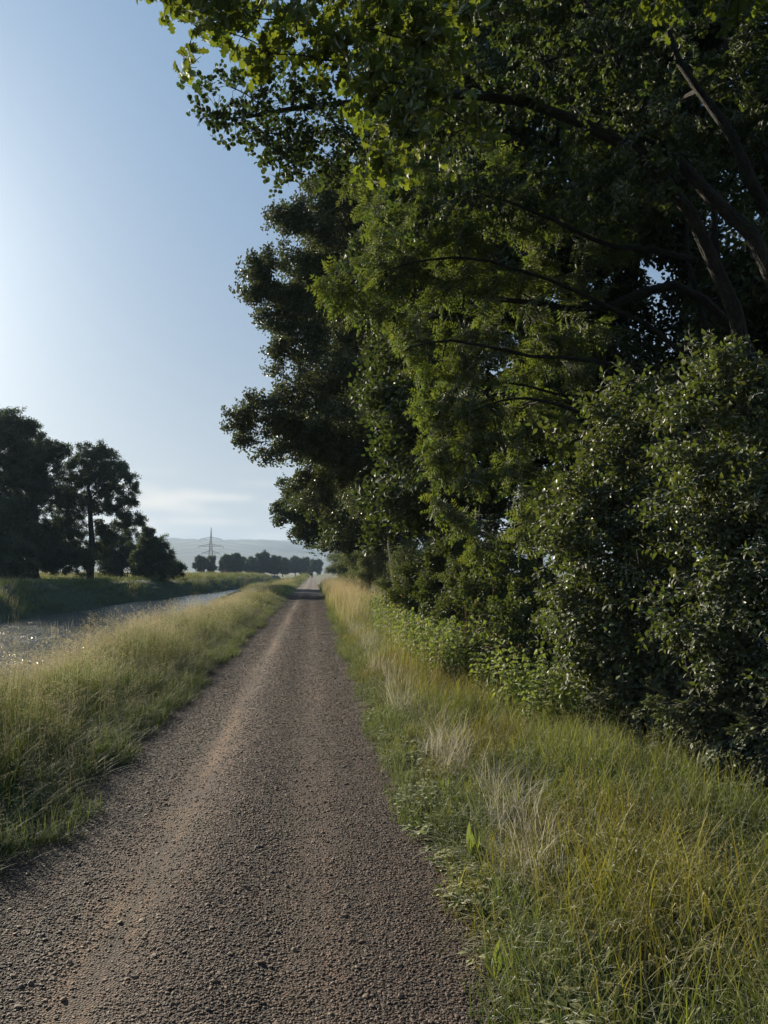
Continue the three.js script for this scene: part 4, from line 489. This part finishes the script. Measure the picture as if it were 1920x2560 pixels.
{ // tall grass on the left verge and down to the river
  reseed(301); const L = [];
  const put = (n, z0, z1, x0, x1, pow = 1) => { for (let k = 0; k < n; k++) {
    const z = lerp(z0, z1, Math.pow(rnd(), pow)), e = edgeL(z), x = e - lerp(x0, x1, rnd()), off = e - x; if (river(x, z) < 4.2) continue;
    const gold = sstep(off + 0.9 * noise(x * 0.7, z * 0.35, 2), 1.0, 2.5), far = -z > 30, g = rnd() < gold * 0.36, hgt = lerp(0.3, 1, sstep(off, 0.1, 1.2)) * (1 - 0.62 * sstep(off, 2.0, 3.8)) * rr(0.75, 1.15) * (0.9 + 0.35 * noise(x * 0.5, z * 0.4, 9));
    const tn = tint(rr(0.75, 1.2) * (1 + 0.5 * noise(x * 1.1, z * 0.8, 21)), 0.1);
    if (far && rnd() < 0.5) L.push([place(x, z, rr(0.75, 1.0), hgt, rr(-0.1, 0.1), rr(-0.1, 0.1)), tn, g ? 7 : 5 + (k & 1)]);
    else L.push([place(x, z, rr(0.75, 1.0), hgt, rr(-0.12, 0.12), rr(-0.15, 0.05)), tn, g ? 3 + (k & 1) : k % 3]);
  } };
  put(2700, -1.5, -14, 0.02, 3.8); put(6500, -14, -45, 0.02, 4.5); put(6000, -45, -130, 0.02, 7); put(5200, -8, -118, 3.5, 13);
  sward('tall_grass', 'tall seeding grass on the left verge, green below and straw-coloured on top', [...tallG, ...goldG, ...farG, ...farGold], L);
}
{ // wispy grass on the right verge
  reseed(302); const L = [];
  const put = (n, z0, z1, x0, x1) => { for (let k = 0; k < n; k++) {
    const z = lerp(z0, z1, rnd()), e = edgeR(z), x = e + lerp(x0, x1, rnd()), off = x - e, h = lerp(0.45, 1, sstep(off, 0.05, 0.6)) * rr(0.7, 1.15) * (1 + 0.4 * noise(x * 0.8, z * 0.6, 4));
    const dry = noise(x * 0.7, z * 0.5, 12); if (off > 3.4 && rnd() < 0.5) continue;
    const c = tint(rr(0.7, 1.2) * (1 + 0.5 * noise(x * 1.5, z * 1.3, 23)), 0.1); if (dry > 0.1) { c.r *= 1.3; c.g *= 1.08; }
    L.push([place(x, z, rr(0.8, 1.1), h, rr(-0.2, 0.2), rr(-0.2, 0.25)), c, z < -9 && rnd() < 0.05 ? 3 : k % 3]);
  } };
  put(2000, -1.2, -9, 0.04, 3.2); put(3000, -9, -22, 0.02, 2.4); put(3000, -22, -100, 0.02, 1.7);
  for (let k = 0; k < 900; k++) { const z = -rr(20, 75), x = edgeR(z) + rr(0.25, 1.5); L.push([place(x, z, rr(0.8, 1.2), rr(0.9, 1.35)), tint(rr(0.9, 1.25)), rnd() < 0.5 ? 4 : 5]); }
  sward('verge_grass', 'wispy yellow-green grass on the right verge', [...wispG, tallG[0], goldG[0], farGold[0]], L);
}
{ // pale dead straw lying in a strip
  reseed(303); const L = [];
  for (let k = 0; k < 190; k++) { const z = -3.6 - 24 * Math.pow(rnd(), 1.1), x = 1.1 + 0.16 * noise(z * 0.5, 3) + gauss() * 0.1, n = noise(z * 0.45, 30); if (n < -0.12 && rnd() < 0.8) continue; L.push([place(x, z, rr(0.7, 1.15), 0.8, rr(-0.3, 0.3), rr(-0.3, 0.3), -0.08), tint(rr(0.8, 1.2)), k & 1]); }
  sward('dead_straw', 'pale dead straw lying in a strip through the right verge', strawG, L);
}
{ // short grass creeping over the path edges
  reseed(304); const L = [];
  for (let k = 0; k < 2600; k++) { const z = -1.4 - 30 * Math.pow(rnd(), 1.5), l = rnd() < 0.4, x = l ? edgeL(z) + rr(-0.25, 0.1) : edgeR(z) + rr(-0.1, 0.35); if (noise(x * 2, z * 1.3, 6) < -0.05) continue; L.push([place(x, z, rr(0.6, 1.2), rr(0.6, 1.1), 0, 0, -0.035), tint(rr(0.8, 1.3)), k & 1]); }
  sward('short_grass', 'short grass creeping over both edges of the gravel path', shortG, L);
}
{ // low broad-leaved weeds on the right edge, nettles behind
  const weed = [1, 2].map((s) => { reseed(400 + s); const b = new GB(); for (let k = 0; k < 14; k++) { const a = rr(0, 6.28), d = V(Math.cos(a), rr(0.05, 0.8), Math.sin(a)).normalize(); b.leaf(V(d.x * 0.03, rr(0.005, 0.05), d.z * 0.03), d, V(rr(-0.4, 0.4), 1, rr(-0.4, 0.4)).normalize(), rr(0.03, 0.065), [[0, 0], [0.25, 0.008], [0.6, 0.012], [1, 0]], jit([0.16, 0.175, 0.028]), 0.2, 0.3); } return b.build(); });
  const nettle = [1, 2].map((s) => { reseed(410 + s); const b = new GB(); for (let q = 0; q < 4; q++) { const ox = rr(-0.1, 0.1), oz = rr(-0.1, 0.1), H = rr(0.45, 0.75), lx = rr(-0.1, 0.1), lz = rr(-0.1, 0.1); b.rod(V(ox, 0, oz), V(ox + lx, H, oz + lz), 0.003, 0.0015, [0.1, 0.11, 0.03], 3); for (let k = 0; k < 9; k++) { const t = 0.2 + 0.8 * k / 8, a = k * 1.57 + rr(-0.3, 0.3); for (const sd of [0, Math.PI]) { const d = V(Math.cos(a + sd), rr(-0.7, 0.5), Math.sin(a + sd)).normalize(); b.leaf(V(ox + lx * t, H * t, oz + lz * t), d, V(rr(-1, 1), 1, rr(-1, 1)).normalize(), rr(0.05, 0.085) * (1.15 - 0.5 * t), [[0, 0], [0.25, 0.017], [0.6, 0.013], [1, 0]], jit([0.17, 0.21, 0.03]), 0.2, 0.5); } } } return b.build(); });
  reseed(305); const L = [], N = [];
  for (let k = 0; k < 230; k++) { const z = -2 - 9 * Math.pow(rnd(), 1.2), x = edgeR(z) + Math.abs(gauss()) * 0.3 - 0.05; if (noise(x * 3, z * 2, 15) < -0.02) continue; L.push([place(x, z, rr(0.7, 1.4), 1, 0, 0, -0.04), tint(rr(0.8, 1.3)), k & 1]); }
  sward('verge_weeds', 'low leafy weeds along the right edge of the gravel', weed, L);
  for (let k = 0; k < 1900; k++) { const z = -rr(7.5, 27), x = edgeR(z) + 0.85 + 1.6 * rnd() + gauss() * 0.15; if (z > -10 && (rnd() < 0.5 || x < 2)) continue; N.push([place(x, z, rr(0.8, 1.25), rr(0.8, 1.2)), tint(rr(0.85, 1.25)), k & 1]); }
  sward('nettles', 'bright green nettles growing behind the verge grass', nettle, N);
}
{ // meadow and far bank
  reseed(306); const L = [];
  for (let k = 0; k < 26000; k++) { const z = -20 - 300 * Math.pow(rnd(), 1.4), x = -rr(1.8, 70 + 0.1 * -z); const d = river(x, z); if (Math.abs(d) < 3.9 || ground(x, z) < WATER || (d > 0 && z > -84)) continue; const f = 1 + -z / 220; L.push([place(x, z, rr(1, 1.5) * f, rr(0.5, 0.9) * (0.8 + noise(x * 0.08, z * 0.08)) * (d > 0 && z > -125 ? 0.55 : 1)), tint(rr(0.75, 1.2), 0.1), rnd() < 0.08 + 0.4 * noise(x * 0.05, z * 0.05, 7) ? 2 : k & 1]); }
  sward('meadow_grass', 'rough grass covering the far river bank and meadow', [...farG, ...farGold], L);
  const R = [], reed = [1, 2].map((s) => tuft(270 + s, { n: 9, R: 0.5, L: [0.7, 1.5], w: 0.014, lean: 0.25, bend: 0.35, base: [0.2, 0.18, 0.11], tip: [0.42, 0.37, 0.28], seg: 3 }));
  const wk = tuft(280, { n: 8, R: 0.8, L: [0.5, 1.4], w: 0.03, lean: 1.45, bend: 0.12, base: [0.3, 0.28, 0.22], tip: [0.34, 0.32, 0.26], seg: 2 });
  for (let k = 0; k < 60; k++) { const z = -rr(26, 80), d = (rnd() < 0.6 ? 1 : -1) * rr(2.6, 4.6), x = -18.3 + d; if (noise(z * 0.2, d) < -0.05) continue; R.push([new THREE.Matrix4().compose(V(x, WATER - 0.1, z), new THREE.Quaternion().setFromEuler(new THREE.Euler(0, rr(0, 6), 0)), V(1, rr(0.6, 1.1), 1)), tint(rr(0.8, 1.2)), k & 1]); }
  for (let k = 0; k < 90; k++) { const z = -rr(24, 58), x = -18.3 + rr(-3.6, 4.2); R.push([new THREE.Matrix4().compose(V(x, WATER - 0.005, z), new THREE.Quaternion().setFromEuler(new THREE.Euler(0, rr(0, 6), 0)), V(1, 0.3, 1)), tint(rr(0.7, 1.1)), 2]); }
  sward('reeds', 'pale reed stems standing and lying in the river', [...reed, wk], R);
}
{ // plantains at the gravel edge, each leaf a part
  const mat = leafMat(0.16, 0.2, 0.035, 0.45, 0.3), st = [[0, 0.003], [0.25, 0.008], [0.6, 0.016], [0.85, 0.01], [1, 0]];
  const leafs = [1, 2, 3].map((s) => { reseed(500 + s); const b = new GB(); b.leaf(V(0, 0, 0), V(0, 0.85, 0.5).normalize(), V(0, -0.5, 0.85).normalize(), rr(0.15, 0.2), st, [1, 1, 1], 0.35, rr(0.2, 0.5)); return b.build(); });
  reseed(510);
  [[0.86, -4.2, 'largest plantain with upright pale leaves at the gravel edge'], [0.9, -5.35, 'plantain farther up the right gravel edge'], [0.72, -3.1, 'plantain nearest the bottom of the right gravel edge']].forEach(([x, z, label], i) => {
    const g = thing('plantain_plant', label, 'plant', x, ground(x, z) + 0.03, z, 'plantains at the gravel edge');
    for (let k = 0; k < 7; k++) { const m = mesh('leaf', leafs[k % 3], mat, g); m.rotation.set(rr(-0.2, 0.2), k * 0.9 + rr(-0.3, 0.3), rr(-0.2, 0.2)); m.scale.setScalar(rr(0.7, 1.1) * (i ? 0.8 : 1.05)); }
  });
}
{ // dry dock stems and a bent dead stalk
  const dm = new THREE.MeshStandardMaterial({ vertexColors: true, roughness: 1 });
  [[2.15, -10.6, 1.15, 'left one of the three rusty brown dock stems by the brambles'], [2.5, -10.9, 1.4, 'tallest of the three rusty brown dock stems by the brambles'], [2.62, -10.7, 1.3, 'right one of the three rusty brown dock stems by the brambles']].forEach(([x, z, H, label], i) => {
    reseed(520 + i); const g = thing('dock_plant', label, 'plant', x, ground(x, z) - 0.02, z, 'dry dock stems'), a = new GB(), b = new GB(), top = V(rr(-0.08, 0.08), H, 0.03);
    a.rod(V(0, 0, 0), top, 0.006, 0.002, [0.22, 0.13, 0.07], 5);
    for (let k = 0; k < 170; k++) { const t = rr(0.5, 1), q = rr(0, 0.03) * (1.3 - t), th = rr(0, 6.28); b.leaf(V(top.x * t + Math.cos(th) * q, H * t, 0.03 * t + Math.sin(th) * q), V(Math.cos(th), 0.5, Math.sin(th)).normalize(), V(-Math.sin(th), 0.3, Math.cos(th)).normalize(), rr(0.008, 0.016), [[0, 0], [0.5, 0.005], [1, 0]], jit([0.34, 0.2, 0.11]), 0, 0); }
    mesh('stem', a.build(), dm, g); mesh('seed_spike', b.build(), dm, g);
  });
  const b = new GB(), g = thing('dead_stalk', 'bent pale dead stalk leaning to the right over the grass at the wood edge', 'plant', 2.2, ground(2.2, -7.9) - 0.02, -7.9), q = [V(0, 0, 0), V(0.18, 0.45, 0.05), V(0.42, 0.82, 0.05), V(0.72, 1.1, 0)];
  for (let k = 0; k < 3; k++) b.rod(q[k], q[k + 1], 0.006 - 0.0015 * k, 0.0045 - 0.0015 * k, [0.4, 0.35, 0.25], 5);
  mesh('stem', b.build(), dm, g);
}
// ------------------------------------------------------------------ fence, post, pylon, power lines, person
const wood = new THREE.MeshStandardMaterial({ map: barkMap, color: rgb(1.2, 1.1, 1), roughness: 0.9 });
{
  const x0 = -31.1, x1 = -26, z = -127, g = thing('wooden_fence', 'short grey wooden rail fence under the trees across the river', 'fence', x0, ground(x0, z), z);
  const post = new THREE.CylinderGeometry(0.09, 0.1, 1.5, 8), rail = tube([V(0, 0, 0), V(1, 0.01, 0), V(1.7, 0, 0)], [0.06, 0.055, 0.06], 6);
  for (let k = 0; k < 4; k++) { const p = mesh('post', post, wood, g); p.position.set(k * 1.7, ground(x0 + k * 1.7, z) - ground(x0, z) + 0.6, 0); p.rotation.z = [0.03, -0.05, 0.02, 0.04][k]; }
  for (let k = 0; k < 3; k++) for (const h of [0.5, 1.05]) { const r = mesh('rail', rail, wood, g); r.position.set(k * 1.7, h + (ground(x0 + k * 1.7, z) - ground(x0, z)), 0.1); }
}
{
  const x = -7.6, z = -18.6, g = thing('wooden_post', 'weathered wooden post standing in the bank grass at the left edge', 'post', x, ground(x, z), z), m = mesh('shaft', tube([V(0, -0.3, 0), V(0.03, 0.5, 0), V(0.05, 1.1, 0.02), V(0.05, 1.14, 0.02), V(0.05, 1.145, 0.02)], [0.09, 0.085, 0.08, 0.06, 0.001], 9), wood, g);
}
const steel = new THREE.MeshStandardMaterial({ color: rgb(0.09, 0.1, 0.11), roughness: 0.6, metalness: 0.3, vertexColors: true });
const PX = -100, PZ = -774, along = V(Math.cos(0.12), 0, Math.sin(0.12)), PB = ground(PX, PZ);
{
  const g = thing('electricity_pylon', 'steel lattice electricity pylon standing beyond the far trees', 'pylon', PX, PB, PZ), w1 = [1, 1, 1];
  const half = (y) => y < 26 ? lerp(3.4, 1.3, y / 26) : lerp(1.25, 0.12, (y - 26) / 20), corner = (k, y) => V((k & 1 ? 1 : -1) * half(y), y, (k & 2 ? 1 : -1) * half(y));
  for (let k = 0; k < 4; k++) { const b = new GB(); b.rod(corner(k, 0), corner(k, 26), 0.22, 0.18, w1); b.rod(corner(k, 26), corner(k, 46.5), 0.18, 0.1, w1); mesh('leg', b.build(), steel, g); }
  const b = new GB(); for (let y = 0, s = 4.4; y < 44; y += s, s *= 0.92) { const t = Math.min(y + s, 46); for (const [p, q] of [[0, 1], [1, 3], [3, 2], [2, 0]]) { b.rod(corner(p, y), corner(q, t), 0.09, 0.09, w1); b.rod(corner(q, y), corner(p, t), 0.09, 0.09, w1); b.rod(corner(p, t), corner(q, t), 0.08, 0.08, w1); } }
  mesh('bracing', b.build(), steel, g).userData.kind = 'stuff';
  for (const [y, w] of [[34.6, 10.6], [27.6, 12.2], [20.8, 9]]) {
    const a = new GB(); for (const sd of [-1, 1]) { const tip = V(sd * w, y, 0); for (const k of sd < 0 ? [0, 2] : [1, 3]) { a.rod(corner(k, y + 0.1), tip, 0.22, 0.14, w1); a.rod(corner(k, y + 2), tip, 0.2, 0.12, w1); } for (let t = 0.2; t < 1; t += 0.2) { const p = corner(sd < 0 ? 0 : 1, y + 2).lerp(tip, t), q = corner(sd < 0 ? 2 : 3, y + 0.1).lerp(tip, t - 0.1); a.rod(p, q, 0.06, 0.06, w1); } }
    mesh('cross_arm', a.build(), steel, g);
    for (const sd of [-1, 1]) { const c = new GB(); c.rod(V(sd * w, y, 0), V(sd * w, y - 2.4, 0), 0.12, 0.12, [0.7, 0.7, 0.7]); mesh('insulator', c.build(), steel, g); }
  }
  const dirw = V(Math.cos(-0.35), 0, Math.sin(-0.35));
  const wire = new THREE.MeshStandardMaterial({ color: rgb(0.12, 0.12, 0.12), roughness: 0.7 });
  [[34.6, 10.6, 'upper'], [27.6, 12.2, 'middle'], [20.8, 9, 'lower']].forEach(([y, w, n]) => { for (const sd of [-1, 1]) {
    const pts = []; for (let k = -24; k <= 24; k++) { const t = k / 24, s = 320 * t, sag = 11 * 4 * (Math.abs(t) * (1 - Math.abs(t))); pts.push(V(PX + sd * w + dirw.x * s, PB + y - 2.4 - sag, PZ + dirw.z * s)); }
    tag(mesh('power_line', tube(pts, pts.map(() => 0.055), 4), wire), n + ' cable hung from the ' + (sd < 0 ? 'left' : 'right') + ' end of the pylon arm', 'cable', 'power lines on the pylon');
  } });
}
{ // someone far down the path
  const N = 56, mc = new MarchingCubes(N, new THREE.MeshStandardMaterial(), false, false, 60000); mc.isolation = 0;
  const J = { hip: [0, 0.95, 0], chest: [0, 1.3, 0.02], neck: [0, 1.5, 0.02], head: [0, 1.63, 0.0], sl: [-0.19, 1.42, 0.02], sr: [0.19, 1.42, 0.02], el: [-0.25, 1.14, 0.06], er: [0.25, 1.14, 0.0], wl: [-0.26, 0.9, -0.06], wr: [0.26, 0.9, -0.12], hl: [-0.1, 0.92, 0], hr: [0.1, 0.92, 0], kl: [-0.11, 0.5, -0.1], kr: [0.11, 0.5, 0.04], al: [-0.11, 0.1, -0.02], ar: [0.11, 0.12, 0.22], tl: [-0.12, 0.04, -0.18], tr: [0.12, 0.03, 0.1] };
  const B = [['hip', 'chest', 0.15, 0.17], ['chest', 'neck', 0.15, 0.07], ['neck', 'head', 0.06, 0.11], ['chest', 'sl', 0.12, 0.08], ['chest', 'sr', 0.12, 0.08], ['sl', 'el', 0.07, 0.055], ['sr', 'er', 0.07, 0.055], ['el', 'wl', 0.05, 0.04], ['er', 'wr', 0.05, 0.04], ['hip', 'hl', 0.14, 0.11], ['hip', 'hr', 0.14, 0.11], ['hl', 'kl', 0.11, 0.075], ['hr', 'kr', 0.11, 0.075], ['kl', 'al', 0.075, 0.05], ['kr', 'ar', 0.075, 0.05], ['al', 'tl', 0.05, 0.04], ['ar', 'tr', 0.05, 0.04]];
  const R = 0.95, at = (k) => (k - N / 2) / (N / 2) * R; let f = 0;
  for (let k = 0; k < N; k++) for (let j = 0; j < N; j++) for (let i = 0; i < N; i++) {
    const x = at(i), y = at(j) + 0.88, z = at(k); let acc = 0;
    for (const [a, b, r0, r1] of B) { const A = J[a], C = J[b], dx = C[0] - A[0], dy = C[1] - A[1], dz = C[2] - A[2], t = clamp(((x - A[0]) * dx + (y - A[1]) * dy + (z - A[2]) * dz) / (dx * dx + dy * dy + dz * dz), 0, 1); acc += Math.exp(-35 * (Math.hypot(x - A[0] - dx * t, y - A[1] - dy * t, z - A[2] - dz * t) - lerp(r0, r1, t))); }
    mc.field[f++] = Math.log(acc) / 35;
  }
  mc.update();
  const g = new THREE.BufferGeometry(), n = mc.count, p = mc.positionArray.slice(0, n * 3), c = [];
  for (let k = 0; k < n * 3; k++) p[k] = p[k] * R + (k % 3 === 1 ? 0.88 : 0);
  for (let k = 0; k < n; k++) { const y = p[k * 3 + 1], hand = y < 0.93 && Math.abs(p[k * 3]) > 0.2; const q = y > 1.56 ? [0.05, 0.035, 0.03] : y > 1.48 || hand ? [0.4, 0.26, 0.2] : y > 0.92 ? [0.025, 0.028, 0.035] : y > 0.1 ? [0.03, 0.03, 0.04] : [0.3, 0.3, 0.3]; c.push(...q); }
  g.setAttribute('position', new THREE.BufferAttribute(p, 3)); g.setAttribute('normal', new THREE.BufferAttribute(mc.normalArray.slice(0, n * 3), 3)); g.setAttribute('color', new THREE.Float32BufferAttribute(c, 3));
  const o = mesh('person', g, new THREE.MeshStandardMaterial({ vertexColors: true, roughness: 0.9 })); o.position.set(-0.2, 0.01, -228);
  tag(o, 'distant person in dark clothes at the end of the path', 'person');
}

renderer.render(scene, camera);
